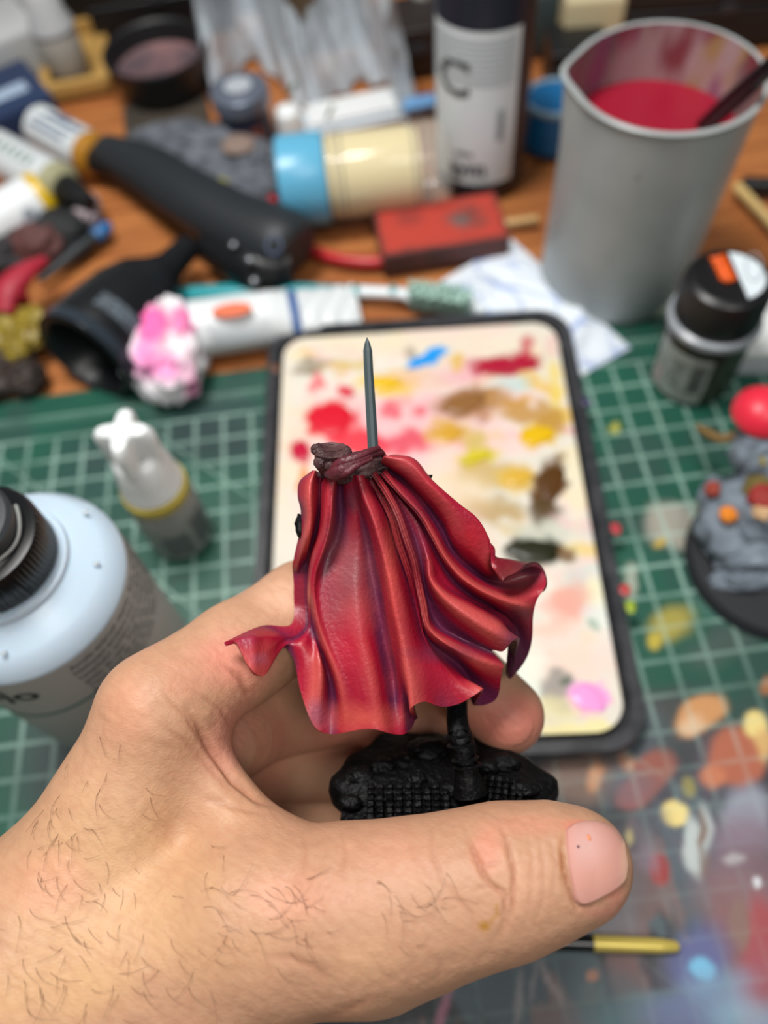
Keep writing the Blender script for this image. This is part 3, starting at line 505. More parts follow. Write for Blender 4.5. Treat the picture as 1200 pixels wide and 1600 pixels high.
def tissue():
    c = U(255, 560, .9); t = thing('crumpled_tissue', 'crumpled white tissue stained bright pink beside the black nozzle', 'tissue', (c[0], c[1], 0), rotz(radians(8)))
    V, F = ico(5); n = fbm(V * 1.7 + 3, 7, 4); n2 = 1 - abs(fbm(V * 2.6 + 9, 31, 3) - .5) * 4; V = V * (1 + .35 * (n[:, None] - .5) * 2 + .16 * n2[:, None]) * np.array([1.35, 1.95, 1.3]); V[:, 2] = np.maximum(V[:, 2], -1.1); V += np.array([.12, .15, 1.15])
    W = V + np.array([c[0], c[1], 0]); C = splats(W, linA((236, 232, 236)) * np.ones((len(V), 1)), [(238, 505, 26, 34, 0, (246, 110, 176), 1, .4), (225, 560, 20, 30, 0, (246, 140, 200), .9, .5), (250, 575, 22, 26, 0, (250, 150, 206), .85, .5), (290, 505, 26, 22, 0, (240, 120, 176), .95, .4), (285, 590, 14, 40, 10, (226, 160, 190), .7, .6), (290, 612, 12, 16, 20, (180, 80, 130), .8, .5)], amp=3, freq=1.5)
    obj('tissue_wad', V, F, mat('tissue_paper', attr='col', rough=.8, sss=.05, bump=(500, .4)), t, col=C)
tissue()

def toothpaste():
    a = U(288, 517, 1.0); b = U(560, 480, .5); t = thing('paste_tube', 'white paste tube with blue band and orange oval mark lying behind the palette', 'tube', tuple(a), axis_rot(a, b)); L_ = float(np.linalg.norm(b - a))
    Z = Vector((0, 0, 1)); M = axis_rot(a, b).inverted(); u_ = M @ Z; ua = atan2(u_.y, u_.x)
    zs_ = np.linspace(0, L_, 60); prof = []
    V = []; F = []; n = 40
    for z in zs_:
        k = z / L_; r = 1.05 if k < .55 else 1.05; fl = 1.0 if k < .5 else max(.12, 1 - (k - .5) * 1.75); wd = 1.0 if k < .5 else 1 + (k - .5) * .35
        for q in range(n):
            th = 2 * pi * q / n; x = r * fl * cos(th); y = r * wd * sin(th); wr = .05 * sin(z * 9 + 3 * sin(th * 2)) * (k > .62); V.append(((x + wr) * cos(ua) - y * sin(ua), (x + wr) * sin(ua) + y * cos(ua), z))
    for i in range(59):
        for q in range(n): F.append((i * n + q, i * n + (q + 1) % n, (i + 1) * n + (q + 1) % n, (i + 1) * n + q))
    F.append(tuple(range(n))); F.append(tuple(59 * n + q for q in range(n)))
    V = np.array(V); zz = V[:, 2]; C = np.broadcast_to(linA((222, 228, 230)), (len(V), 3)).copy(); C[(zz > L_ * .6) & (zz < L_ * .655)] = linA((30, 84, 150)); 
    C[zz < .3] = linA((30, 70, 120))
    obj('tube_body', V, F, mat('tube_print', attr='col', rough=.35), t, col=C)
    V, F = [], []
    for k in range(24): an = 2 * pi * k / 24; V.append(tuple(U(362 + 32 * cos(an), 484 + 11 * sin(an) - 4 * cos(an), 2.02)))
    obj('orange_mark', V, [tuple(range(24))], mat('orange_red_print', (226, 120, 88), rough=.4), t, world=True)
    rows = []
    for k in range(7): rows.append(tube([U(320 + 4 * k, 510 + 5 * k, 1.95 - .07 * k), U(420 + 2 * k, 498 + 5 * k, 1.95 - .07 * k)], .02, 4))
    obj('fine_print_rows', *join(*rows), mat('tube_grey_print', (170, 176, 182), rough=.5), t, world=True)
toothpaste()

def toothbrush():
    a = U(250, 458, .3); b = U(655, 458, .35); t = thing('toothbrush', 'teal and white toothbrush with pale green bristles behind the paste tube', 'toothbrush', tuple(a * np.array([1, 1, 0])))
    z = .42
    obj('handle', *tube([U(250, 462, z), U(340, 458, z), U(440, 455, z), U(545, 455, z)], [.3, .38, .36, .26], 16, 24, .8), mat('teal_plastic', (36, 150, 158), rough=.3), t, world=True)
    obj('neck', *tube([U(545, 455, z), U(600, 457, z), U(640, 460, z)], [.27, .24, .25], 16, 12, .8), mat('white_glossy_plastic', (226, 234, 238), rough=.3), t, world=True)
    for px in (552, 610): obj('neck_band', *tube([U(px, 455.5, z), U(px + 10, 456, z)], .3, 16, 3, .8), mat('teal_dark', (20, 132, 134), rough=.3), t, world=True)
    obj('head', *tube([U(635, 462, z), U(680, 468, z), U(735, 478, z), U(760, 484, z)], [.3, .42, .36, .15], 16, 16, .6), mat('white_glossy_plastic'), t, world=True)
    parts = []; rnd = random.Random(3)
    for i in range(13):
        for j in range(4):
            p = np.array(U(645 + i * 7.2, 463 + j * 6 + i * 1.0, .5)); q = p + np.array([rnd.uniform(-.08, .08), rnd.uniform(-.12, .12), .75]); parts.append(tube([p, q], [.09, .11], 6))
    tag(obj('bristles', *join(*parts), mat('mint_bristles', (150, 184, 172), rough=.7), t, world=True), kind='stuff')
toothbrush()

def napkin():
    c = U(800, 460); t = thing('paper_napkin', 'crumpled white paper napkin with pale blue pattern behind the palette', 'napkin', (c[0], c[1], 0))
    q = [U(640, 470), U(800, 375), U(985, 545), U(905, 590)]
    def f(u, v):
        p = (q[0][None] * ((1 - u) * (1 - v))[:, None] + q[1][None] * (u * 0 + (1 - v) * u)[:, None] * 1 + q[2][None] * (u * v)[:, None] + q[3][None] * ((1 - u) * v)[:, None])
        n = fbm(np.c_[p[:, 0] * .9, p[:, 1] * .9, p[:, 0] * 0], 44, 4); r = 1 - abs(fbm(np.c_[p[:, 0] * .55 + 7, p[:, 1] * .55, p[:, 0] * 0], 45, 3) - .5) * 5
        e = np.minimum(np.minimum(u, 1 - u), np.minimum(v, 1 - v)) * 5; e = np.clip(e, 0, 1); p[:, 2] = .06 + .55 * e * n + .25 * e * np.clip(r, 0, 1); return p
    V, F = grid(f, 90, 60); C = np.broadcast_to(linA((222, 230, 238)), (len(V), 3)).copy(); x = V[:, 0]; y = V[:, 1]
    pt = abs(np.sin(x * 2.3 + 1.5 * np.sin(y * 1.4))) * abs(np.sin(y * 2.0 + 1.3 * np.sin(x))); k = np.clip((.16 - pt) * 8, 0, .75) * np.clip((1.3 * fbm(V * .8, 50)), 0, 1); C = C * (1 - k[:, None]) + linA((108, 140, 206)) * k[:, None]
    o = obj('napkin_sheet', V, F, mat('napkin_paper', attr='col', rough=.75), t, col=C, world=True)
napkin()

def stick(name, label, cat, a, b, r, c, group=None, flat=1.0, rough=.5):
    a = np.array(a, float); b = np.array(b, float); t = thing(name, label, cat, tuple(a), axis_rot(a, b)); L_ = float(np.linalg.norm(b - a))
    obj(name.split('_')[-1] + '_shaft', *lathe([(.01, 0), (r * .8, .02), (r, .12), (r * .96, L_ * .5), (r, L_ - .12), (r * .8, L_ - .02), (.01, L_)], 20), mat(name + '_mat', c, rough=rough), t); return t, L_
t = thing('white_ruler', 'short clear white plastic strip at the foot of the grey jug', 'strip', tuple(U(1002, 475)), rotz(radians(-6)))
obj('strip_body', *rbox(3.2, .42, .22, .05, (0, .1, .62)), mat('milky_strip', (206, 218, 222), rough=.25), t)
t = thing('pale_green_stick', 'pale green plastic stick lying in front of the grey jug', 'stick', tuple(U(985, 492)), rotz(radians(-7)))
obj('stick_body', *rbox(4.6, .5, .45, .1, (0, 0, .25)), mat('pale_green_plastic', (206, 218, 196), rough=.35), t)
t = thing('red_cable', 'glossy red cable curving between the black tool and the red block', 'cable', tuple(U(530, 400) * np.array([1, 1, 0])))
obj('cable_run', *tube([U(420, 300, .25), U(440, 350, .25), U(470, 382, .25), U(530, 405, .25), U(600, 408, .25), U(640, 380, .25)], .24, 12, 50), mat('red_rubber', (186, 40, 46), rough=.3), t, world=True)
p = U(815, 348, .2); t, L_ = stick('wooden_stick', 'short cream wooden stick end between the red block and the jug', 'stick', U(770, 352, .2), U(842, 342, .2), .17, (206, 170, 116))
t, L_ = stick('bamboo_skewer', 'long cream wooden skewer at the right edge behind the jug', 'skewer', U(1150, 290, .25), U(1230, 375, .25), .22, (212, 182, 120))
t = thing('black_marker', 'black marker lying on the desk right of the jug', 'marker', tuple(U(1190, 290))); obj('marker_body', *tube([U(1160, 288, .35), U(1230, 292, .35)], .33, 20, 6), BK, t, world=True)
p = U(1195, 560); t = thing('white_carton', 'plain white carton at the right edge behind the black capped bottle', 'box', (p[0] + .25, p[1] + .5, 0), rotz(radians(-8)))
obj('carton_body', *rbox(3.4, 2.6, .9, .08, (0, 0, .46)), mat('white_card', (206, 208, 216), rough=.5), t)
obj('carton_lid', *rbox(3.46, 2.66, .3, .08, (0, 0, .98)), mat('white_card_lid', (220, 224, 222), rough=.5), t)

# ------------------------------------------------------------------ rocky miniature at the right edge
def rock_mini():
    c = U(1175, 850); t = thing('rock_monster_miniature', 'grey rock miniature with red mushroom cap and curling tentacle at the right edge', 'miniature', (c[0] + .3, c[1], 0))
    rk = mat('painted_grey_rock', (134, 146, 158), rough=.75, noise=((74, 82, 92), 70, .8), bump=(260, .6)); dk = mat('dark_base', (34, 36, 40), rough=.6)
    V, F = lathe([(.01, .02), (2.5, .02), (2.6, .12), (2.45, .4), (.01, .42)], 48); p = U(1205, 880); obj('base_rim', np.array(V) + np.array([p[0], p[1], 0]), F, dk, t, world=True)
    for i, (px, py, z, sx, sy, sz) in enumerate(((1150, 830, 1.0, 1.05, 1.15, .8), (1125, 780, .9, .7, .7, .6), (1195, 800, 1.5, 1.2, 1.3, 1.0), (1170, 860, .8, 1.0, .8, .7), (1190, 900, .5, 1.4, .45, .4), (1180, 705, 2.3, .7, .7, .8), (1200, 740, 1.7, .9, .9, 1.2), (1145, 800, 1.3, .5, .5, .5))):
        p = U(px, py, z); V, F = lump((sx, sy, sz), p, 4, 1.9, .38, i + 3); obj('rock', V, F, rk, t, world=True)
    p = U(1192, 645, 3.2); V, F = lathe([(.2, -.15), (.75, -.22), (.88, -.05), (.85, .2), (.6, .5), (.28, .64), (.01, .67)], 40); obj('mushroom_cap', np.array(V) + p, F, mat('coral_red_cap', (226, 44, 66), rough=.38), t, world=True)
    p2 = U(1195, 665, 2.6); obj('mushroom_stem', *tube([p2 - np.array([0, 0, .6]), p2, U(1192, 650, 3.0)], [.5, .4, .35], 16, 8), mat('dark_stem', (70, 60, 66), rough=.6), t, world=True)
    obj('tentacle', *tube([U(1088, 664, 1.9), U(1105, 676, 1.9), U(1130, 686, 2.0), U(1160, 676, 2.2), U(1180, 668, 2.4), U(1205, 668, 2.4)], [.06, .14, .16, .2, .24, .26], 12, 40), mat('olive_brown', (116, 88, 38), rough=.5), t, world=True)
    for i, (px, py, z, s, cc) in enumerate(((1197, 712, 2.4, .42, (138, 122, 34)), (1190, 768, 2.2, .42, (104, 90, 42)), (1195, 780, 2.4, .36, (146, 40, 36)), (1138, 804, 1.95, .2, (222, 130, 30)), (1115, 765, 1.5, .2, (150, 60, 44)), (1192, 800, 2.4, .22, (196, 160, 120)))):
        V, F = lump((s, s, s * .7), U(px, py, z), 3, 2.6, .45, i + 20, True); obj('moss_tuft' if i < 3 else 'painted_pebble', V, F, mat('tuft_%d' % i, cc, rough=.7), t, world=True)
rock_mini()

# ------------------------------------------------------------------ left side clutter
def lying_bottle(label, a, b, ring, cap_end, capc=(18, 19, 21), ringc=(176, 120, 44), bodyc=(206, 212, 214), R=.95, marks=None):
    a = np.array(a, float); b = np.array(b, float); t = thing('lying_dropper_bottle', label, 'bottle', tuple(a), axis_rot(a, b)); L_ = float(np.linalg.norm(b - a)); e = L_ * ring
    obj('bottle_body', *lathe([(.01, 0), (R - .15, .02), (R, .15), (R, e)], 40), mat('white_bottle_label_%d' % int(bodyc[2]), bodyc, rough=.4), t)
    obj('shoulder', *lathe([(R, e - .03), (R + .02, e), (R, e + .35), (R - .25, e + .6), (.5, e + .65)], 40), mat('shoulder_%02x%02x%02x' % ringc, ringc, rough=.3), t)
    rf = lambda r, z, q: r * (1 - .04 * (.5 + .5 * cos(30 * q)))
    if cap_end: obj('cap', *lathe([(.6, e + .5), (.66, e + .6), (.55, e + 1.3), (.38, e + 1.9), (.3, e + 2.2), (.01, e + 2.25)], 120, rf), mat('cap_%02x%02x%02x' % capc, capc, rough=.35), t)
    if marks:
        u_ = axis_rot(a, b).inverted() @ Vector((0, -.35, 1)); ua = atan2(u_.y, u_.x); V = []
        obj('label_print', *join(*[band(R + .012, ua + q0, ua + q1, z0 * e, z1 * e, 6) for q0, q1, z0, z1 in marks]), mat('label_print_%s' % ('blue' if ringc[0] > 170 else 'green'), (60, 84, 120) if ringc[0] > 170 else (120, 140, 132), rough=.5), t)
    return t
lying_bottle('dropper bottle on its side with amber shoulder and black cap', U(62, 196, .95), U(140, 240, .95), 1.0, True, ringc=(178, 124, 40), marks=[(-.5, -.25, .3, .95), (.0, .12, .2, .9), (.35, .5, .15, .8), (-.9, -.6, .4, .6)])
lying_bottle('dropper bottle on its side with cream shoulder and black cap, near left edge', U(-8, 236, 1.4), U(88, 288, 1.4), 1.0, True, ringc=(168, 166, 132), marks=[(q, q + .5, .2 + k * .11, .25 + k * .11) for k, q in enumerate((-.3, -.3, -.3, -.3, -.3, -.3))])
lying_bottle('white round bottle with yellow rim at the left edge', U(-40, 368, 1.1), U(62, 312, 1.1), .95, False, ringc=(214, 176, 20), bodyc=(226, 230, 232), R=1.1)
def carton(label, px, py, sx, sy, sz, c, rz=0, name='small_carton', z0=0.0, strip=None):
    p = U(px, py, z0); t = thing(name, label, 'box', (p[0], p[1], z0), rotz(radians(rz)))
    obj('carton_body', *rbox(sx, sy, sz, .07, (0, 0, sz / 2 + .02)), mat('carton_%02x%02x%02x' % c, c, rough=.5), t)
    obj('top_flap', *rbox(sx * .96, sy * .5, .06, .02, (0, -sy * .22, sz + .04)), mat('flap_%02x%02x%02x' % c, tuple(min(255, v + 6) for v in c), rough=.5), t)
    if strip: obj('printed_strip', *rbox(sx * .6, sy * .22, .03, .01, (sx * .05, -sy * .1, sz + .09)), mat('strip_%02x%02x%02x' % strip, strip, rough=.5), t)
    return t
carton('navy blue carton with a pale printed strip at the left edge', 12, 200, 4.6, 4.0, 1.6, (34, 50, 82), 28, strip=(160, 178, 200))
carton('grey white carton behind the navy blue carton in the far left corner', 5, 118, 4.6, 4.2, 2.4, (176, 178, 178), 28)
t = thing('wooden_rack', 'pale gold wooden rack holding a grey white bottle at far left', 'rack', tuple(U(125, 150)), rotz(radians(6)))
WD = mat('pale_gold_wood', (186, 148, 84), rough=.5, noise=((150, 112, 56), 40, .6))
obj('front_rail', *rbox(3.4, .5, .7, .06, (0, .1, .38)), WD, t); obj('rear_rail', *rbox(3.4, .5, .7, .06, (0, 5.6, .38)), WD, t)
for s in (-1, 1): obj('side_rail', *rbox(.5, 5.2, .7, .06, (1.45 * s, 2.85, .38)), WD, t)
obj('rack_floor', *rbox(2.4, 4.9, .12, .03, (0, 2.85, .1)), WD, t)
p = U(112, 116, .3); t = thing('rack_bottle', 'grey white dropper bottle standing in the pale wooden rack', 'bottle', (p[0], p[1], .2))
obj('bottle_body', *lathe([(.01, 0), (.9, .02), (1.0, .15), (1.0, 2.2), (.8, 2.5)], 40), mat('warm_grey_plastic', (160, 156, 148), rough=.4), t)
obj('cap', *lathe([(.9, 2.3), (1.05, 2.4), (1.02, 2.7), (.85, 3.0), (.8, 3.9), (.6, 4.2), (.01, 4.3)], 40), mat('grey_cap', (186, 188, 190), rough=.3), t)
p = U(75, 30, 0); t = thing('standing_white_bottle', 'white capped bottle behind the wooden rack, cut by the top edge', 'bottle', (p[0], p[1] - 1.2, 0))
obj('bottle_body', *lathe([(.01, .02), (.95, .02), (1.0, .15), (1.0, 2.6), (.7, 3.0)], 40), mat('cool_grey_plastic', (170, 174, 176), rough=.4), t)
obj('cap', *lathe([(.75, 2.9), (.8, 3.0), (.7, 4.2), (.01, 4.3)], 40), WH, t)
p = U(10, 12, 1.0); t = thing('red_round_object', 'small red round object in the far left corner', 'pot', (p[0], p[1], 0)); obj('round_body', *lathe([(.7, .02), (.75, .1), (.7, 1.1), (.01, 1.2)], 30), mat('red_cap_mat', (176, 50, 40), rough=.4), t)  # unidentified red round object

def left_mini():
    c = U(25, 560); t = thing('crimson_robed_miniature', 'unfinished miniature with crimson cloth and gold details lying at the left edge', 'miniature', (c[0], c[1], 0))
    red = mat('crimson_cloth_paint', (166, 34, 54), rough=.5)
    obj('crimson_cloth', *tube([U(70, 405, 1.6), U(40, 425, 1.7), U(12, 455, 1.6), U(5, 490, 1.3)], [.2, .45, .6, .4], 18, 30, .7), red, t, world=True)
    obj('crimson_tail', *tube([U(35, 430, 1.6), U(28, 455, 1.4), U(28, 470, 1.3)], [.3, .35, .45], 16, 14), red, t, world=True)
    for i, (px, py, s) in enumerate(((8, 510, .55), (48, 500, .5), (50, 525, .45), (-5, 530, .6), (25, 545, .42))):
        V, F = lump((s, s, s * .7), U(px, py, .9), 4, 2.2, .4, i + 31, True); obj('gold_detail', V, F, mat('old_gold', (156, 136, 50), rough=.4, noise=((80, 60, 20), 150, .7)), t, world=True)
    for i, (px, py, s) in enumerate(((10, 560, .9), (40, 590, .6), (30, 520, .8), (-10, 585, .9))):
        V, F = lump((s, s, .5), U(px, py, .45), 4, 2, .35, i + 41, True, None); obj('dark_base_piece', V, F, mat('dark_brown_black', (38, 32, 30), rough=.6, noise=((90, 70, 60), 160, .4)), t, world=True)
left_mini()
def rag(label, px, py, s, c, seed, name='cloth_scrap', cat='cloth', h=.6):
    p = U(px, py); t = thing(name, label, cat, (p[0], p[1], 0)); V, F = lump(s, (0, 0, h * .8), 4, 1.8, .35, seed, True); V[:, 2] = np.maximum(V[:, 2], .02); obj('scrap', V, F, mat('rag_%02x%02x%02x' % c, c, rough=.7), t)
rag('black crumpled cloth below the lying bottles', 75, 375, (1.9, 1.1, .7), (26, 28, 30), 1, 'black_cloth'); rag('black cloth scrap at the left edge above the crimson miniature', 12, 400, (1.4, 1.3, .7), (34, 30, 34), 2, 'black_cloth')
rag('small grey plastic scrap on the black cloth', 62, 372, (.75, .5, .95), (150, 156, 164), 3, 'grey_scrap', 'scrap', .9); rag('small pinkish white scrap beside the blue banded brush', 145, 350, (.5, .8, .5), (160, 146, 150), 4, 'pale_scrap', 'scrap', .8)
rag('reddish brown scrap beside the crimson miniature', 70, 402, (.9, .7, .8), (92, 56, 54), 5, 'brown_scrap', 'scrap', .7)
a = U(60, 440, .35); b = U(172, 352, .45); t = thing('dark_paintbrush', 'dark handled paintbrush with blue band pointing at the black tool', 'paintbrush', tuple(a), axis_rot(a, b)); L_ = float(np.linalg.norm(b - a))
obj('handle', *lathe([(.01, 0), (.12, .05), (.3, L_ * .5), (.26, L_ - .8)], 20), mat('slate_lacquer', (36, 42, 46), rough=.4), t); obj('blue_band', *lathe([(.27, L_ - .85), (.3, L_ - .8), (.3, L_ - .2), (.2, L_)], 20), mat('blue_band', (44, 104, 160), rough=.4), t)

def stones():
    t = thing('terrain_piece', 'flat layered grey stone terrain piece behind the black tool', 'terrain piece', tuple(U(320, 280) * np.array([1, 1, 0])))
    g = mat('slate_grey_stone', (104, 108, 116), rough=.75, noise=((56, 60, 68), 90, .85), bump=(220, .8)); br = mat('brown_stone', (134, 114, 104), rough=.7)
    for i, (px, py, z, sx, sy, sz) in enumerate(((265, 240, .5, 1.7, 1.2, .5), (320, 285, .55, 1.9, 1.1, .5), (375, 290, .5, 1.3, .9, .45), (330, 240, .8, 1.6, .9, .5), (290, 290, .4, 1.4, .8, .4), (390, 262, .7, .9, .8, .5), (400, 315, .4, 1.0, .5, .35), (250, 228, .8, .7, .5, .4))):
        V, F = lump((sx, sy, sz), U(px, py, z), 4, 1.9, .4, i + 60, True); obj('stone', V, F, g, t, world=True)
    V, F = lump((.75, .65, .25), U(372, 242, 1.35), 3, 1.4, .2, 77); obj('brown_top_stone', V, F, br, t, world=True)
    for px, py in ((342, 302), (300, 305)): V, F = lump((.4, .2, .15), U(px, py, .9), 3, 2, .4, 78); obj('moss_patch', V, F, mat('moss_yellow', (140, 138, 56), rough=.8), t, world=True)
stones()
[o for o in sc.objects if o.name == 'terrain_piece'][0].location.y += .7 * S

def bowl():
    c = U(262, 140); t = thing('black_bowl', 'black round container with stained greyish pink inside, at upper left', 'bowl', (c[0], c[1], 0))
    obj('bowl_body', *lathe([(.01, .02), (1.9, .02), (2.1, .2), (2.5, 2.0), (2.45, 2.1), (2.3, 2.0), (1.95, .5), (.01, .45)], 48), mat('bowl_black', (24, 24, 26), rough=.45), t)
    obj('dried_paint', *lathe([(.01, 1.05), (2.0, 1.1), (2.14, 1.2)], 48), mat('greyish_pink', (84, 70, 76), rough=.6, noise=((140, 100, 100), 60, .7)), t)
bowl()
p = U(262, 205); t = thing('brown_slab', 'flat dark brown slab on the desk in front of the black round container', 'pad', (p[0], p[1] + .3, 0), rotz(.1)); obj('pad', *rbox(4.0, 4.2, .16, .05, (0, 0, .1)), mat('dark_brown_slab', (70, 62, 52), rough=.7, noise=((50, 46, 42), 50, .7)), t)  # flat dark brown slab laid on the desk

def bag():
    t = thing('plastic_bag', 'crumpled translucent plastic bag with small green marks standing at the back', 'bag', tuple(U(480, 175) * np.array([1, 1, 0])))
    def edge(x): return np.interp(x, (318, 330, 345, 365, 400, 430, 450, 480, 505, 530, 560, 600, 612, 625, 650), (130, 150, 150, 110, 95, 120, 150, 175, 172, 150, 128, 135, 165, 190, 170))
    def f(u, v):
        x = 318 + 332 * u; z = .1 + 7.5 * v; b = np.array([U(xx, ee) for xx, ee in zip(x, edge(x))]); b[:, 1] += 1.2 * v + .7 * np.sin(pi * v)
        pl = np.sin(u * 60 + 5 * np.sin(v * 3) + 2 * np.sin(u * 11)) * .22 + .9 * (fbm(np.c_[u * 9, v * 2.5, u * 0], 5, 4) - .5); b[:, 1] += pl * 1.3; b[:, 2] = z * (1 + .0 * u); b[:, 0] += .4 * (fbm(np.c_[u * 5, v * 4, u * 0], 15) - .5) - (b[:, 0] + 1.2) * .22 * v; return b
    V, F = grid(f, 150, 50); u = np.repeat(np.linspace(0, 1, 150), 50); v = np.tile(np.linspace(0, 1, 50), 150)
    hole = lambda f_: (.42 < u[f_[0]] < .66) and (v[f_[0]] > .42 + abs(u[f_[0]] - .54) * 1.2)
    F = [tuple(q) for q in F if not hole(q)]
    m = mat('clear_film', (196, 206, 214), rough=.25, alpha=.78, spec=.8, bump=(120, .8)); obj('film', V, F, m, t, world=True)
    for px, py in ((450, 105), (508, 140)): obj('green_mark', *tube([U(px, py + 18, .9) + np.array([0, -1.3, 0]), U(px + 8, py - 2, 1.8) + np.array([0, -1.3, 0])], .14, 8, 6, .2), mat('green_ink', (88, 134, 84), rough=.5), t, world=True)
    t2 = thing('brown_carton', 'brown cardboard carton behind the clear plastic bag', 'box', tuple(U(500, 95)), rotz(.05)); obj('carton_body', *rbox(5.0, 2.4, 3.6, .1, (0, 2.2, 1.82)), mat('brown_card', (104, 88, 68), rough=.7), t2); obj('carton_flap', *rbox(4.8, 1.2, .08, .02, (0, 1.7, 3.68)), mat('brown_card_flap', (96, 86, 72), rough=.7), t2)
bag()
t = thing('folded_paper', 'folded white sheet lying behind the glass jar', 'paper', tuple(U(560, 185)), rotz(.12)); 
for k, c in enumerate(((216, 222, 228), (196, 206, 214), (224, 226, 226))): obj('paper_sheet', *rbox(5.6 - .3 * k, 1.6, .1, .03, (0.1 * k, .2 * k, .1 + .14 * k)), mat('paper_%d' % k, c, rough=.6), t)
p = U(655, 178); t = thing('blue_strip', 'small light blue packet between the glass jar and tall bottle', 'packet', (p[0], p[1], 0), rotz(.1)); obj('packet_body', *rbox(1.6, .8, .3, .06, (0, 0, .5)), mat('light_blue_packet', (110, 160, 210), rough=.5), t)

def black_box(label, px, py, sx, sy, sz, rz=0, name='black_case', c=(22, 23, 26)):
    p = U(px, py); t = thing(name, label, 'case', (p[0], p[1], 0), rotz(radians(rz))); m = mat('case_%02x%02x%02x' % c, c, rough=.45)
    obj('case_body', *rbox(sx, sy, sz * .6, .12, (0, sy / 2, sz * .3 + .02), 3), m, t); obj('case_lid', *rbox(sx * .99, sy * .99, sz * .36, .14, (0, sy / 2, sz * .81 + .02), 3), mat('case_lid_%02x%02x%02x' % c, tuple(v + 8 for v in c), rough=.4), t)
    obj('latch', *rbox(.7, .16, .45, .04, (0, -.05, sz * .6)), mat('latch_grey', (50, 52, 56), rough=.4), t)
black_box('black hard case behind the round container, upper left', 262, 60, 7.0, 3.0, 3.2, 4, c=(18, 19, 21))
black_box('large black case behind the grey jug at the top right', 1120, 75, 9.0, 5, 3.0, -6)
black_box('small black case between the tall bottle and the jug', 900, 150, 2.6, 2.4, 2.0, -4, c=(14, 15, 17))
black_box('dark brown case between the plastic bag and the tall bottle', 655, 120, 2.6, 3, 2.2, 3, c=(36, 28, 26))
black_box('wide black case standing along the far back of the desk', 600, -14, 46, 3.0, 4.0, 1, c=(16, 17, 19))
carton('cream carton standing on the far side behind the tall bottle, near the jug', 912, 92, 2.6, 1.8, 3.0, (196, 182, 146), -6)
carton('small dark teal carton left of the cream carton', 850, 70, 1.6, 1.6, 2.6, (52, 66, 68), 4)
rag('grey white crumpled wrapper at the top edge beside the tall bottle', 668, 60, (.7, .8, .9), (140, 140, 134), 8, 'grey_wrapper', 'wrapper', 2.0)

# ------------------------------------------------------------------ fine brush lying under the thumb
a = U(1062, 1479, .2); b = U(380, 1452, .2); t = thing('fine_paintbrush', 'black lacquered paintbrush with gold end lying on the mat under the thumb', 'paintbrush', tuple(a), axis_rot(a, b)); L_ = float(np.linalg.norm(b - a))
obj('gold_end', *lathe([(.01, 0), (.08, .02), (.13, .1), (.17, .5), (.19, 2.05)], 24), mat('gold_lacquer', (206, 184, 92), rough=.3, metal=.3), t)
obj('handle', *lathe([(.19, 2.05), (.2, 2.4), (.24, L_ * .6), (.16, L_ - 1.2)], 24), mat('black_gloss_lacquer', (12, 12, 14), rough=.12), t)
obj('ferrule', *lathe([(.16, L_ - 1.25), (.17, L_ - 1.2), (.12, L_), (.1, L_ + .1)], 24), mat('steel'), t); obj('bristles', *lathe([(.1, L_ + .05), (.13, L_ + .4), (.01, L_ + 1.2)], 16), mat('sable', (80, 44, 22), rough=.7), t)


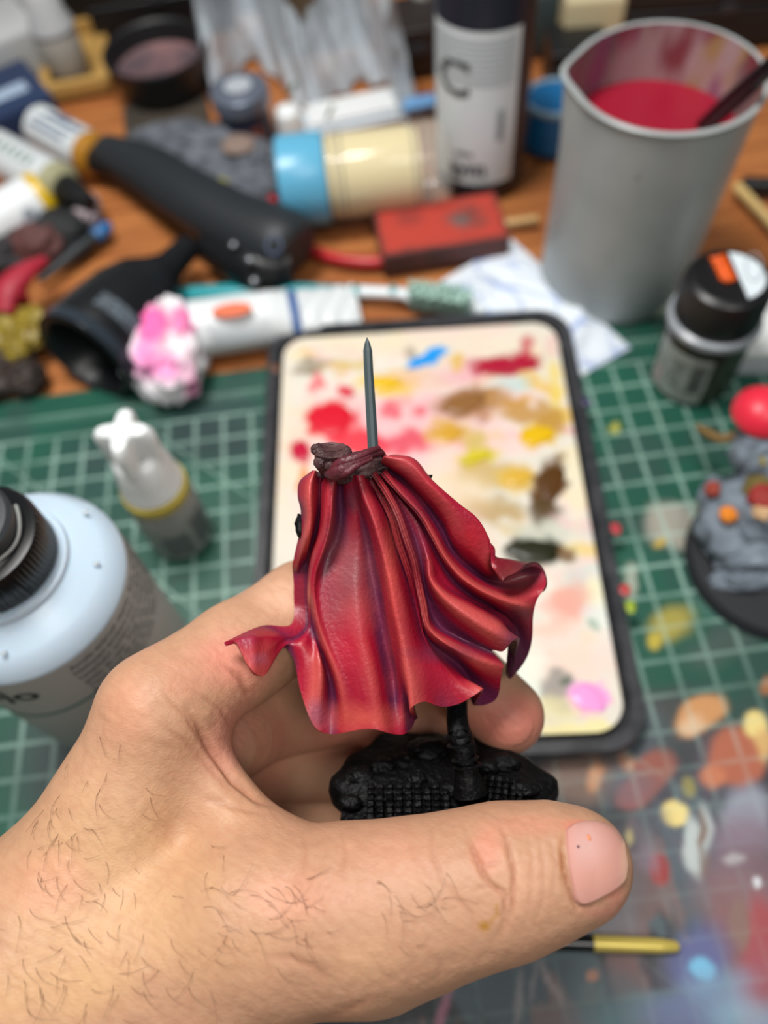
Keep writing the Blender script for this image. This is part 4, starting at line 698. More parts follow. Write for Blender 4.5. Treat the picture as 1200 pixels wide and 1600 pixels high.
# ------------------------------------------------------------------ the painted miniature held in the hand
mroot = thing('caped_miniature', 'unfinished miniature in a flowing crimson cape with grey blade, held by its black base', 'miniature', tuple(P(690, 1240, 13.6)))
D0 = 12.75
CC = [  # cape folds from its left edge to its right edge: ten points each from collar to hem (px, py, height of the cloth)
 [(485,737,-.25),(468,752,-.2),(465,775,-.1),(470,800,-.15),(467,835,-.15),(458,880,-.3),(459,925,-.7),(455,975,-.7),(408,978,-.4),(349,1004,-.2)],
 [(489,735,0),(480,755,.1),(477,780,.15),(479,810,.15),(475,845,.1),(466,885,-.3),(466,930,-.8),(464,980,-.65),(418,990,-.3),(368,1002,-.12)],
 [(493,735,.03),(488,756,.12),(487,780,.2),(488,810,.18),(484,842,.1),(471,885,-.4),(469,930,-.85),(468,982,-.65),(428,1004,-.25),(388,1040,.0)],
 [(497,737,-.1),(496,768,-.08),(496,800,-.1),(491,832,-.12),(481,865,-.25),(474,895,-.6),(472,930,-.9),(472,980,-.65),(438,1010,-.3),(414,1056,-.05)],
 [(501,739,-.14),(500,770,-.16),(499,802,-.16),(494,832,-.16),(485,862,-.25),(478,895,-.6),(476,930,-.85),(477,978,-.6),(455,1003,-.35),(439,1012,-.4)],
 [(506,741,0),(504,770,.02),(502,802,.02),(498,832,.02),(489,862,.0),(482,895,-.15),(480,930,-.15),(482,975,-.35),(470,1008,-.2),(459,1030,-.3)],
 [(514,741,.14),(509,770,.16),(508,802,.18),(504,832,.16),(494,862,.12),(485,895,.05),(483,930,0),(485,978,-.3),(486,1030,-.08),(469,1078,-.1)],
 [(519,741,.17),(514,770,.19),(513,800,.2),(509,830,.18),(498,862,.15),(488,895,.09),(485,930,.04),(488,980,-.28),(502,1045,.06),(490,1134,.12)],
 [(522,741,.17),(518,770,.18),(516,800,.19),(512,830,.17),(502,862,.15),(491,895,.1),(487,930,.07),(492,985,-.15),(517,1070,-.22),(517,1147,-.06)],
 [(526,741,.15),(522,770,.15),(520,800,.17),(516,830,.14),(506,862,.13),(494,895,.11),(491,930,.11),(499,985,.14),(528,1068,.12),(540,1144,.04)],
 [(531,743,-.16),(530,775,-.18),(530,810,-.18),(524,838,-.18),(509,868,-.14),(502,900,-.03),(501,935,.03),(510,985,.08),(544,1065,.1),(562,1140,.06)],
 [(538,744,-.02),(540,775,-.04),(545,810,-.07),(540,845,-.12),(532,875,-.1),(530,905,-.04),(533,940,.0),(538,990,.05),(566,1065,.1),(583,1139,.1)],
 [(545,744,.05),(550,775,.02),(556,810,-.03),(560,845,-.08),(560,880,-.06),(560,910,-.02),(562,945,.02),(570,995,.05),(588,1065,.06),(600,1143,.06)],
 [(549,744,.07),(556,775,.05),(566,810,-.08),(575,850,-.2),(580,885,-.22),(586,915,-.22),(591,945,-.22),(601,1002,-.24),(612,1058,-.26),(616,1147,-.08)],
 [(553,743,.11),(562,775,.14),(575,810,.1),(585,850,.06),(592,885,.04),(598,915,.03),(604,950,.02),(614,1003,-.02),(621,1062,-.12),(634,1146,-.18)],
 [(555,743,.14),(565,775,.2),(579,810,.22),(590,850,.2),(598,885,.2),(604,915,.2),(610,950,.2),(620,1003,.16),(627,1062,.06),(648,1128,-.4)],
 [(558,743,.16),(569,775,.24),(583,810,.28),(595,850,.29),(604,885,.29),(611,915,.3),(617,950,.3),(627,1000,.3),(636,1058,.32),(640,1109,.32)],
 [(566,742,.14),(577,770,.18),(592,805,.2),(606,850,.2),(617,885,.18),(626,915,.18),(633,950,.2),(643,1000,.22),(654,1052,.26),(662,1096,.24)],
 [(571,742,.0),(584,770,.03),(601,805,.02),(614,850,-.02),(627,885,-.05),(637,915,-.06),(644,950,-.02),(656,1000,.04),(676,1050,.14),(688,1104,.1)],
 [(574,741,-.14),(590,774,-.16),(607,808,-.16),(619,850,-.18),(631,885,-.18),(641,915,-.18),(650,950,-.16),(663,998,-.1),(692,1048,.06),(716,1100,.08)],
 [(576,740,-.02),(594,773,.02),(612,808,.03),(623,849,.0),(635,884,-.03),(645,915,-.08),(653,950,-.12),(666,1000,-.12),(706,1052,-.02),(743,1085,.14)],
 [(578,740,-.08),(597,772,-.1),(614,807,-.1),(626,848,-.12),(638,882,-.14),(647,914,-.15),(655,950,-.18),(668,1000,-.24),(712,1048,-.2),(756,1076,.05)],
 [(580,740,-.06),(599,771,-.06),(616,806,-.06),(629,847,-.08),(640,880,-.1),(648,912,-.1),(656,946,-.14),(670,998,-.24),(722,1044,-.36),(745,1102,-.4)],
 [(581,739,.02),(601,770,.08),(619,805,.1),(632,845,.1),(643,877,.08),(650,908,.02),(658,942,.04),(669,992,.02),(722,1032,-.12),(776,1092,-.3)],
 [(583,739,.12),(604,769,.17),(622,804,.22),(636,844,.22),(647,875,.18),(652,905,.12),(660,940,.16),(672,984,.2),(716,1018,.22),(784,1050,.02)],
 [(587,738,.05),(608,768,.04),(627,801,.04),(641,842,.04),(651,873,.02),(657,903,.0),(664,936,.0),(677,978,.02),(716,1004,.04),(786,1038,.06)],
 [(590,738,-.05),(611,767,-.1),(631,800,-.12),(647,840,-.15),(656,870,-.16),(661,900,-.16),(668,934,-.18),(683,972,-.18),(716,995,-.16),(768,1016,-.02)],
 [(592,738,-.05),(613,767,-.1),(636,801,-.12),(653,841,-.13),(662,873,-.08),(666,905,-.05),(678,935,.0),(700,963,.04),(738,992,.1),(786,1018,.24)],
 [(593,738,-.05),(614,767,-.1),(640,802,-.12),(658,842,-.1),(666,872,.04),(671,903,.14),(688,928,.28),(713,951,.34),(756,980,.38),(800,1002,.38)],
 [(594,738,-.05),(615,768,-.1),(643,804,-.12),(661,843,-.1),(671,875,.06),(679,903,.08),(698,923,.12),(732,944,.18),(775,970,.22),(812,997,.2)],
 [(595,738,-.06),(616,769,-.1),(646,806,-.12),(665,843,-.12),(678,878,-.04),(689,905,-.06),(710,925,-.08),(745,945,-.1),(790,974,-.14),(806,1024,-.5)],
 [(595,738,-.06),(617,770,-.12),(648,807,-.14),(668,844,-.15),(684,880,-.12),(699,908,-.12),(722,928,-.15),(757,946,-.2),(800,976,-.3),(795,1062,-.75)],
 [(596,738,-.06),(618,771,-.14),(650,808,-.16),(671,845,-.18),(690,881,-.2),(710,909,-.22),(738,932,-.26),(768,950,-.3),(806,980,-.38),(820,1034,-.65)],
 [(597,738,-.0),(620,770,-.02),(653,807,-.02),(674,842,-.04),(693,878,-.04),(716,907,-.06),(746,930,-.1),(778,950,-.15),(812,972,-.22),(831,1002,-.4)],
 [(598,738,.1),(623,769,.16),(656,805,.18),(676,840,.2),(694,872,.22),(717,901,.22),(748,923,.22),(785,940,.18),(815,950,.08),(833,962,-.15)],
 [(599,737,.08),(627,767,.14),(659,801,.15),(680,836,.17),(698,868,.18),(721,895,.18),(750,916,.16),(785,930,.1),(815,937,.02),(839,937,-.1)],
 [(600,734,-.04),(631,760,-.02),(662,795,-.05),(685,831,-.04),(702,863,-.04),(726,889,-.08),(756,911,-.14),(785,921,-.2),(817,924,-.15),(849,922,-.12)],
 [(600,730,-.14),(634,754,-.18),(665,788,-.2),(690,826,-.2),(706,858,-.22),(731,885,-.28),(760,905,-.4),(788,912,-.48),(819,910,-.42),(853,908,-.25)],
 [(594,722,.1),(628,740,.15),(658,768,.12),(693,808,.08),(712,850,.0),(735,878,-.15),(760,900,-.3),(786,905,-.48),(817,898,-.5),(848,893,-.35)],
 [(600,715,.25),(637,727,.28),(670,760,.26),(706,798,.2),(729,838,.13),(746,868,.06),(762,890,-.05),(782,896,-.35),(806,890,-.42),(838,885,-.25)],
 [(606,712,.24),(642,719,.26),(672,752,.24),(712,786,.18),(740,812,.16),(757,838,.14),(764,868,.1),(776,880,-.1),(800,881,-.15),(822,887,.0)],
 [(614,710,.1),(647,716,.14),(674,748,.16),(715,785,.14),(743,807,.14),(760,833,.14),(766,860,.12),(770,874,.06),(788,882,.06),(804,897,.16)],
 [(622,710,-.1),(652,721,-.02),(677,752,.05),(718,787,.08),(746,810,.1),(762,836,.12),(767,852,.13),(767,872,.14),(770,888,.2),(781,905,.24)],
]
CC = np.array(CC, float)
NU, NV = 8, 130
rows = np.array([catmull(c, NV) for c in CC])                       # folds x NV x 3
cape = np.array([catmull(rows[:, j], (len(CC) - 1) * NU + 1) for j in range(NV)]).transpose(1, 0, 2)
k3 = np.array([.25, .5, .25])
for _ in range(2):
    c2 = cape.copy(); c2[1:-1, :, :] = .25 * cape[:-2] + .5 * cape[1:-1] + .25 * cape[2:]; cape = c2
tv = np.linspace(1, 0, NV)[None, :, None] ** 1.5
for _ in range(10):
    c2 = cape.copy(); c2[1:-1] = .25 * cape[:-2] + .5 * cape[1:-1] + .25 * cape[2:]; cape = cape + (c2 - cape) * tv
h = np.maximum(cape[..., 2], -.42 - .4 * np.clip((cape[..., 0] - 600) / 60, 0, 1))
def boxf(a, r):
    p = np.pad(a, ((r, r), (r, r)), mode='edge'); cs = np.cumsum(np.cumsum(p, 0), 1); cs = np.pad(cs, ((1, 0), (1, 0))); n = 2 * r + 1
    return (cs[n:, n:] - cs[:-n, n:] - cs[n:, :-n] + cs[:-n, :-n]) / n / n
px, py = cape[..., 0], cape[..., 1]
bulge = .3 * np.clip(((px - 620) / 190) ** 2, 0, 1.2) * np.clip((py - 700) / 200, .25, 1) - .95 * np.clip((492 - px) / 95, 0, 1) * np.clip((py - 945) / 50, 0, 1)
dd = D0 + bulge + .55 * np.clip((py - 730) / 400, 0, 1) - 1.25 * h
Vc = np.array([P(a, b, c) for a, b, c in zip(px.ravel(), py.ravel(), dd.ravel())]); nu_, nv_ = px.shape
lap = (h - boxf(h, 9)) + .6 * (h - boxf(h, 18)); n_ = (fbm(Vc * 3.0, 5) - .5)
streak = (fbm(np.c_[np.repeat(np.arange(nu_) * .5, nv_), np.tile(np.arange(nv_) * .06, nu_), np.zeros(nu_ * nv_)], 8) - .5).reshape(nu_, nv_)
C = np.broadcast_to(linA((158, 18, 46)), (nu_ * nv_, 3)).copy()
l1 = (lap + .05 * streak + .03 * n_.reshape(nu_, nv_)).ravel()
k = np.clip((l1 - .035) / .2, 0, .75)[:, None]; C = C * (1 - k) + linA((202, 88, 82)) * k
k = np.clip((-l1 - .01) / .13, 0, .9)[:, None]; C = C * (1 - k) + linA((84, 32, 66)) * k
def glaze_or_shade(C, x0, y0, rx, ry, col, a):
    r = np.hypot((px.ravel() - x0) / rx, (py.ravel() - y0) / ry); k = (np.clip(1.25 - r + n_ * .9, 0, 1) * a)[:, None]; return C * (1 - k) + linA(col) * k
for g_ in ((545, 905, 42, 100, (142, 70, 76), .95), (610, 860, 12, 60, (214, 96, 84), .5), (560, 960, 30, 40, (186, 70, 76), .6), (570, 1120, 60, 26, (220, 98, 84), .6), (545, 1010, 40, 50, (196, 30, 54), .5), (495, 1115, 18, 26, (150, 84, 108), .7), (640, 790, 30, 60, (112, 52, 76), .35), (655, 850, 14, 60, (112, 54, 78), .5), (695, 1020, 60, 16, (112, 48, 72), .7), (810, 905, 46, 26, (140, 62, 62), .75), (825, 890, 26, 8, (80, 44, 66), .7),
           (810, 1010, 30, 50, (84, 34, 60), .85), (385, 1000, 20, 16, (140, 60, 84), .5), (405, 1030, 16, 12, (176, 96, 116), .6), (500, 770, 30, 30, (196, 60, 70), .3), (612, 950, 14, 130, (214, 70, 66), .35), (738, 845, 20, 34, (190, 24, 44), .6), (660, 760, 30, 30, (196, 44, 58), .4), (535, 800, 14, 50, (88, 50, 84), .5), (470, 930, 14, 40, (116, 30, 48), .7), (550, 780, 10, 26, (120, 80, 100), .4), (800, 960, 40, 12, (104, 40, 60), .6)): C = glaze_or_shade(C, *g_)  # paint glazes; the dark left recess has its shade put into the colour
cp = mat('painted_cape', attr='col', rough=.38, spec=.6, bump=(1100, .28))
i = np.arange(nu_ * nv_).reshape(nu_, nv_); Fc = np.stack([i[:-1, :-1], i[1:, :-1], i[1:, 1:], i[:-1, 1:]], -1).reshape(-1, 4)
# back face, offset inward along the cloth's normal
G = Vc.reshape(nu_, nv_, 3); Nn = np.cross(np.gradient(G, axis=0), np.gradient(G, axis=1)); Nn /= np.linalg.norm(Nn, axis=2)[..., None] + 1e-9
for _ in range(3): Nn = (np.roll(Nn, 1, 0) + Nn + np.roll(Nn, -1, 0)) / 3; Nn /= np.linalg.norm(Nn, axis=2)[..., None] + 1e-9
tocam = CAM - G; sg = np.sign((Nn * tocam).sum(2)); sg = np.sign(np.median(sg)); Nn = Nn * sg
Bk = (G - Nn * .07).reshape(-1, 3); M_ = nu_ * nv_
bd = list(i[:, 0]) + list(i[-1, 1:]) + list(i[-2::-1, -1]) + list(i[0, -2:0:-1]); side = [(bd[a], bd[(a + 1) % len(bd)], bd[(a + 1) % len(bd)] + M_, bd[a] + M_) for a in range(len(bd))]
Fall = list(map(tuple, Fc)) + [tuple(q[::-1] + M_) for q in Fc] + side
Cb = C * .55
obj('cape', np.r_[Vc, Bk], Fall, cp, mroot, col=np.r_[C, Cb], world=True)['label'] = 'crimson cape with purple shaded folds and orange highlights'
# collar, hood lump and twisted scarf
cb = mat('dark_maroon_brown', (64, 38, 40), rough=.5, noise=((96, 62, 62), 320, .8), bump=(700, .9))
def px_ring(cx, cy, rx, ry, d, n=40, wob=.0, sd=0):
    return [P(cx + rx * cos(a) * (1 + wob * sin(5 * a + sd)), cy + ry * sin(a) * (1 + wob * sin(7 * a + sd)), d - .1 * sin(a)) for a in np.linspace(0, 2 * pi, n, endpoint=False)]
V, F = loft([px_ring(520, 738, 20, 8, 12.75), px_ring(519, 728, 26, 9, 12.6, wob=.04), px_ring(518, 716, 27, 9, 12.45, wob=.05, sd=1), px_ring(518, 706, 28, 10, 12.35, wob=.04, sd=2), px_ring(518, 699, 26, 8, 12.35, wob=.05), px_ring(518, 699, 20, 5, 12.33, wob=.08), px_ring(518, 700, 8, 2, 12.34)], True, True)
obj('collar', V, F, cb, mroot, world=True)
for k_, (x0, y0, r_) in enumerate(((496, 702, 6), (540, 706, 6), (505, 712, 5), (528, 714, 6), (515, 726, 6), (500, 722, 6))):
    V, F = lump((.08, .08, .07), P(x0, y0, 12.38), 3, 2, .4, k_, True); obj('collar_lump', V, F, cb, mroot, world=True)
sc1 = mat('maroon_scarf', (92, 34, 44), rough=.42, noise=((44, 24, 28), 260, .8), bump=(500, .9))
obj('scarf', *tube([P(512, 738, 12.5), P(528, 736, 12.35), P(548, 722, 12.3), P(570, 713, 12.35), P(590, 706, 12.5), P(600, 712, 12.6)], [.1, .17, .16, .12, .09, .05], 20, 50, .8), sc1, mroot, world=True)
obj('scarf_fold', *tube([P(516, 734, 12.38), P(530, 724, 12.25), P(552, 716, 12.22), P(575, 706, 12.3), P(592, 700, 12.45)], [.06, .08, .08, .06, .05], 14, 40, .8), sc1, mroot, world=True)
obj('scarf_fold', *tube([P(522, 744, 12.35), P(540, 738, 12.22), P(556, 727, 12.22), P(580, 716, 12.32)], [.06, .08, .07, .05], 14, 40, .8), sc1, mroot, world=True)
V, F = lump((.5, .2, .17), P(552, 733, 12.85), 4, 2, .25, 6, True); obj('neck_core', V, F, cb, mroot, world=True)
# blade
def blade_ring(px_, py_, wpx, d, th): 
    ax = P(px_ - wpx / 2, py_, d); bx = P(px_ + wpx / 2, py_, d); m1 = P(px_ - wpx * .12, py_, d - th); m2 = P(px_ + wpx * .2, py_, d - th); m3 = P(px_, py_, d + th); return [ax, m1, m2, bx, m3]
rings = [blade_ring(573.5, 527, 1, 12.62, .004), blade_ring(574, 537, 9, 12.63, .03), blade_ring(574.5, 548, 14, 12.64, .05), blade_ring(576, 580, 14.5, 12.66, .055), blade_ring(579.5, 640, 16, 12.7, .06), blade_ring(583.5, 710, 17, 12.75, .06)]
obj('sword_blade', *loft(rings, True, True), mat('slate_grey_primer', (72, 84, 86), rough=.45, spec=.4), mroot, smooth=False, world=True)['label'] = 'slate grey pointed blade'
blk = mat('black_primer', (5, 5, 6), rough=.5, spec=.22, noise=((12, 12, 14), 400, .5), bump=(700, 1.0))
V, F = tube([P(662, 750, 13.0), P(672, 745, 12.95), P(676, 742, 12.95)], [.08, .04, .005], 8); obj('shoulder_spike', V, F, blk, mroot, world=True)
V, F = lump((.1, .22, .14), P(470, 822, 13.2), 3, 2, .3, 4); obj('arm_edge', V, F, blk, mroot, world=True)
# stand post and body core under the cape
obj('stand_post', *tube([P(640, 930, 14.6), P(690, 1010, 14.4), P(712, 1085, 14.1), P(715, 1130, 13.8), P(722, 1165, 13.6), P(728, 1200, 13.5), P(735, 1240, 13.5)], [.5, .4, .2, .19, .23, .2, .3], 18, 50), blk, mroot, world=True)
for k_, (x0, y0) in enumerate(((716, 1148), (720, 1163), (727, 1185), (731, 1196))):
    V, F = lathe([(.17, -.03), (.24, 0), (.17, .03)], 18); Mx = axis_rot(P(712, 1090, 13.4), P(735, 1240, 13.4)); V = np.array([list(Mx @ Vector(v)) for v in V]) + P(x0, y0, 13.38); obj('post_ring', V, F, blk, mroot, world=True)
# black base: a cut rocky disc with cobbles, seen from above and behind
bc = P(688, 1232, 13.95); bx_ = P(788, 1232, 13.95) - bc; bx_ /= np.linalg.norm(bx_); toc = (CAM - bc) / np.linalg.norm(CAM - bc)
upi = -(P(688, 1332, 13.95) - bc); upi /= np.linalg.norm(upi); nb = upi * .80 + toc * .60; nb /= np.linalg.norm(nb); by_ = np.cross(nb, bx_); by_ /= np.linalg.norm(by_)
def B(x, y, z): return bc + bx_ * x + by_ * y + nb * z
V = []; F = []; n = 90; prof = [(.0, .06), (.35, .1), (.7, .08), (.95, .02), (1.0, -.06), (1.02, -.3), (1.0, -.55), (.0, -.55)]
for q, z in prof:
    for k_ in range(n):
        a = 2 * pi * k_ / n; rr = 1 + .05 * sin(3 * a + 1) + .04 * sin(7 * a) + .03 * sin(13 * a); zz = z + .22 * (fbm(np.array([[cos(a) * q * 3 + 5, sin(a) * q * 3, 0]]), 3)[0] - .5) * (q < 1) ; V.append(tuple(B(1.9 * q * rr * cos(a), 1.42 * q * rr * sin(a), zz)))
for j in range(len(prof) - 1):
    for k_ in range(n): F.append((j * n + k_, j * n + (k_ + 1) % n, (j + 1) * n + (k_ + 1) % n, (j + 1) * n + k_))
obj('base', V, F, blk, mroot, world=True)['label'] = 'black primed rocky base'
rnd = random.Random(5); cob = None
def cobble(x, y, sx, sy, ang):
    v, f = rbox(sx, sy, .12, .025, (0, 0, 0), 1); v = np.array(v); ca_, sa_ = cos(ang), sin(ang); w_ = [B(x + a * ca_ - b * sa_, y + a * sa_ + b * ca_, .16 + c + .02 * rnd.random()) for a, b, c in v]; o = obj('cobble', w_, f, blk, mroot, world=True); return o
for i_ in range(7):
    for j in range(9): cobble(.42 + i_ * .125 + j * .03, -.95 + j * .13 - i_ * .02, .1, .105, -.25)
for i_ in range(9):
    for j in range(9): cobble(-1.2 + i_ * .16, -1.15 + j * .13, .125, .105, .05)
for k_, (x, y, s) in enumerate(((1.45, -.1, .2), (1.5, -.6, .18), (1.2, .5, .22), (-1.4, .2, .2), (-1.55, -.4, .16), (.2, -.1, .2), (-.2, .8, .3), (1.35, -.85, .16), (-.6, .5, .2), (.15, -.8, .14), (.9, .4, .18), (-1.0, .4, .18), (-.4, .1, .15), (.5, .8, .2))):
    V, F = lump((s, s * .7, .09), (0, 0, 0), 3, 2, .4, k_ + 8, True); obj('base_rock', [B(x + a, y + b, .12 + c) for a, b, c in V], F, blk, mroot, world=True)

# ------------------------------------------------------------------ the hand
def camv(px, py, d): return np.array([(px - 600) * d / FPX, (py - 800) * d / FPX, d])
def cap(p, a, b, ra, rb):
    pa = p - a; ba = b - a; h_ = np.clip((pa @ ba) / (ba @ ba), 0, 1); return np.sqrt(((pa - h_[:, None] * ba) ** 2).sum(1)) - (ra + (rb - ra) * h_)
def smin(a, b, k): h_ = np.clip(.5 + .5 * (b - a) / k, 0, 1); return b + (a - b) * h_ - k * h_ * (1 - h_)
def chain(p, J, k=.15):
    r = None
    for (a, ra), (b, rb) in zip(J[:-1], J[1:]):
        d = cap(p, camv(*a), camv(*b), ra, rb); r = d if r is None else smin(r, d, k)
    return r
INDEX = [((250, 1108, 13.1), .95), ((372, 1022, 14.1), .90), ((478, 955, 14.9), .93), ((600, 960, 15.6), .82), ((700, 1030, 15.6), .74), ((790, 1118, 15.2), .73)]
MIDDLE = [((290, 1190, 13.9), .8), ((420, 1120, 15.7), .8), ((560, 1100, 16.6), .76), ((670, 1140, 16.4), .72), ((730, 1215, 15.9), .66)]
RING = [((285, 1260, 14.3), .8), ((400, 1192, 16.1), .8), ((540, 1205, 17.0), .76), ((640, 1262, 16.7), .66), ((700, 1330, 15.9), .58)]
LITTLE = [((250, 1330, 14.6), .75), ((365, 1290, 15.9), .72), ((490, 1290, 16.6), .7), ((560, 1370, 16.2), .55)]
THUMB = [((250, 1500, 12.6), 1.55), ((410, 1440, 12.3), 1.42), ((560, 1430, 12.0), 1.28), ((650, 1410, 11.9), 1.16), ((735, 1388, 11.85), 1.07), ((800, 1372, 11.8), 1.03), ((870, 1356, 11.75), .88), ((905, 1352, 11.75), .76)]
def sdf(p):
    th = chain(p, THUMB, .25)
    th = smin(th, cap(p, camv(600, 1480, 12.1), camv(720, 1425, 12.0), .85, .7), .3)
    idx = chain(p, INDEX, .2); mid = chain(p, MIDDLE, .15); rg = chain(p, RING, .15); lt = chain(p, LITTLE, .15)
    palm = cap(p, camv(250, 1130, 13.2), camv(60, 1600, 13.0), 1.0, 2.0)
    palm = smin(palm, cap(p, camv(270, 1250, 13.8), camv(170, 1550, 13.4), 1.1, 1.6), .5)
    palm = smin(palm, cap(p, camv(95, 1540, 13.1), camv(-110, 1900, 12.6), 2.45, 3.0), .8)
    palm = smin(palm, cap(p, camv(300, 1560, 12.8), camv(180, 1850, 12.6), 1.9, 2.2), .8)
    r = smin(palm, idx, .45); r = smin(r, th, .55)
    web = cap(p, camv(300, 1170, 13.1), camv(420, 1370, 12.6), .42, .72); r = smin(r, web, .5)
    f2 = smin(mid, rg, .1); f2 = smin(f2, lt, .1)
    return smin(r, f2, .12)
HH = .036
lo = np.array([-9.6, .4, 10.2]); hi = np.array([4.0, 10.2, 18.2]); nn = np.ceil((hi - lo) / HH).astype(int)
# coarse pass finds the blocks the skin runs through
BS = 16; nb3 = np.ceil(nn / BS).astype(int); bi = np.stack(np.meshgrid(*[np.arange(k) for k in nb3], indexing='ij'), -1).reshape(-1, 3)
cen = lo + (bi * BS + BS / 2) * HH; dc = sdf(cen); act = bi[abs(dc) < BS * HH * .9 + .25]
fld = np.full(nb3 * BS + 1, 1.0, np.float32); 
for b in bi[dc < -(BS * HH * .9 + .25)]: fld[b[0] * BS:b[0] * BS + BS + 1, b[1] * BS:b[1] * BS + BS + 1, b[2] * BS:b[2] * BS + BS + 1] = -1
loc = np.stack(np.meshgrid(*[np.arange(BS + 1)] * 3, indexing='ij'), -1).reshape(-1, 3)
for s0 in range(0, len(act), 60):
    A = act[s0:s0 + 60]; I = (A[:, None] * BS + loc[None]).reshape(-1, 3); fld[I[:, 0], I[:, 1], I[:, 2]] = sdf(lo + I * HH)
def surfnet(f):
    s = f < 0; nx, ny, nz = f.shape; cs = [(0, 0, 0), (1, 0, 0), (0, 1, 0), (1, 1, 0), (0, 0, 1), (1, 0, 1), (0, 1, 1), (1, 1, 1)]
    cnt = sum(s[a:nx - 1 + a, b:ny - 1 + b, c:nz - 1 + c].astype(np.int8) for a, b, c in cs); cell = np.argwhere((cnt > 0) & (cnt < 8))
    acc = np.zeros((len(cell), 3)); m = np.zeros(len(cell))
    for e0 in range(8):
        for ax in range(3):
            if cs[e0][ax]: continue
            o0 = np.array(cs[e0]); o1 = o0.copy(); o1[ax] = 1; i0 = cell + o0; i1 = cell + o1; f0 = f[i0[:, 0], i0[:, 1], i0[:, 2]]; f1 = f[i1[:, 0], i1[:, 1], i1[:, 2]]; x = (f0 < 0) != (f1 < 0)
            t_ = np.where(x, f0 / np.where(x, f0 - f1, 1), 0); acc += np.where(x[:, None], i0 + (i1 - i0) * t_[:, None], 0); m += x
    V = acc / m[:, None]; idm = np.full((nx, ny, nz), -1, np.int32); idm[cell[:, 0], cell[:, 1], cell[:, 2]] = np.arange(len(cell)); F = []
    for ax in range(3):
        sl0 = [slice(None)] * 3; sl1 = [slice(None)] * 3; sl0[ax] = slice(0, -1); sl1[ax] = slice(1, None); e = np.argwhere(s[tuple(sl0)] != s[tuple(sl1)]); u_, v_ = [k for k in range(3) if k != ax]
        e = e[(e[:, u_] > 0) & (e[:, v_] > 0)]; du = np.zeros(3, int); du[u_] = 1; dv = np.zeros(3, int); dv[v_] = 1
        q = [e, e - du, e - du - dv, e - dv]; ids = np.stack([idm[k[:, 0], k[:, 1], k[:, 2]] for k in q], 1); F.append(ids[(ids >= 0).all(1)])
    return V, np.concatenate(F)
Vh, Fh = surfnet(fld); Vh = lo + Vh * HH
def relax(V, F, it, lam):
    E = np.concatenate([F[:, [0, 1]], F[:, [1, 2]], F[:, [2, 3]], F[:, [3, 0]]]); n = len(V)
    for _ in range(it):
        s_ = np.zeros_like(V); c_ = np.zeros(n)
        for k in range(3): s_[:, k] = np.bincount(E[:, 0], V[E[:, 1], k], n) + np.bincount(E[:, 1], V[E[:, 0], k], n)
        c_ = np.bincount(E[:, 0], minlength=n) + np.bincount(E[:, 1], minlength=n); V = V + lam * (s_ / np.maximum(c_, 1)[:, None] - V)
    return V
Vh = relax(Vh, Fh, 4, .5)
ep = 1e-3
def grad(p): return np.stack([(sdf(p + np.eye(3)[k] * ep) - sdf(p - np.eye(3)[k] * ep)) / (2 * ep) for k in range(3)], 1)
Nh = grad(Vh); Nh /= np.linalg.norm(Nh, axis=1)[:, None] + 1e-9
hx = 600 + Vh[:, 0] * FPX / Vh[:, 2]; hy = 800 + Vh[:, 1] * FPX / Vh[:, 2]
vd = Vh / np.linalg.norm(Vh, axis=1)[:, None]; facing = np.clip(-(Nh * vd).sum(1) * 1.6, 0, 1)
front = facing * (Vh[:, 2] < 14.6)
def dline(pl, taper=False):
    r = np.full(len(hx), 1e9); S_ = np.zeros(len(hx)); L_ = sum(np.hypot(b[0] - a[0], b[1] - a[1]) for a, b in zip(pl[:-1], pl[1:])); s_ = 0
    for (x0, y0), (x1, y1) in zip(pl[:-1], pl[1:]):
        dx, dy = x1 - x0, y1 - y0; t_ = np.clip(((hx - x0) * dx + (hy - y0) * dy) / (dx * dx + dy * dy), 0, 1); q = np.hypot(hx - x0 - t_ * dx, hy - y0 - t_ * dy); l_ = np.hypot(dx, dy); S_ = np.where(q < r, (s_ + t_ * l_) / L_, S_); r = np.minimum(r, q); s_ += l_
    if taper: return r, np.clip(np.minimum(S_, 1 - S_) / .3, 0, 1) ** 1.2
    return r
wob = (fbm(Vh * 2.2, 17) - .5) * 14
disp = np.zeros(len(Vh)); crease = np.zeros(len(Vh))
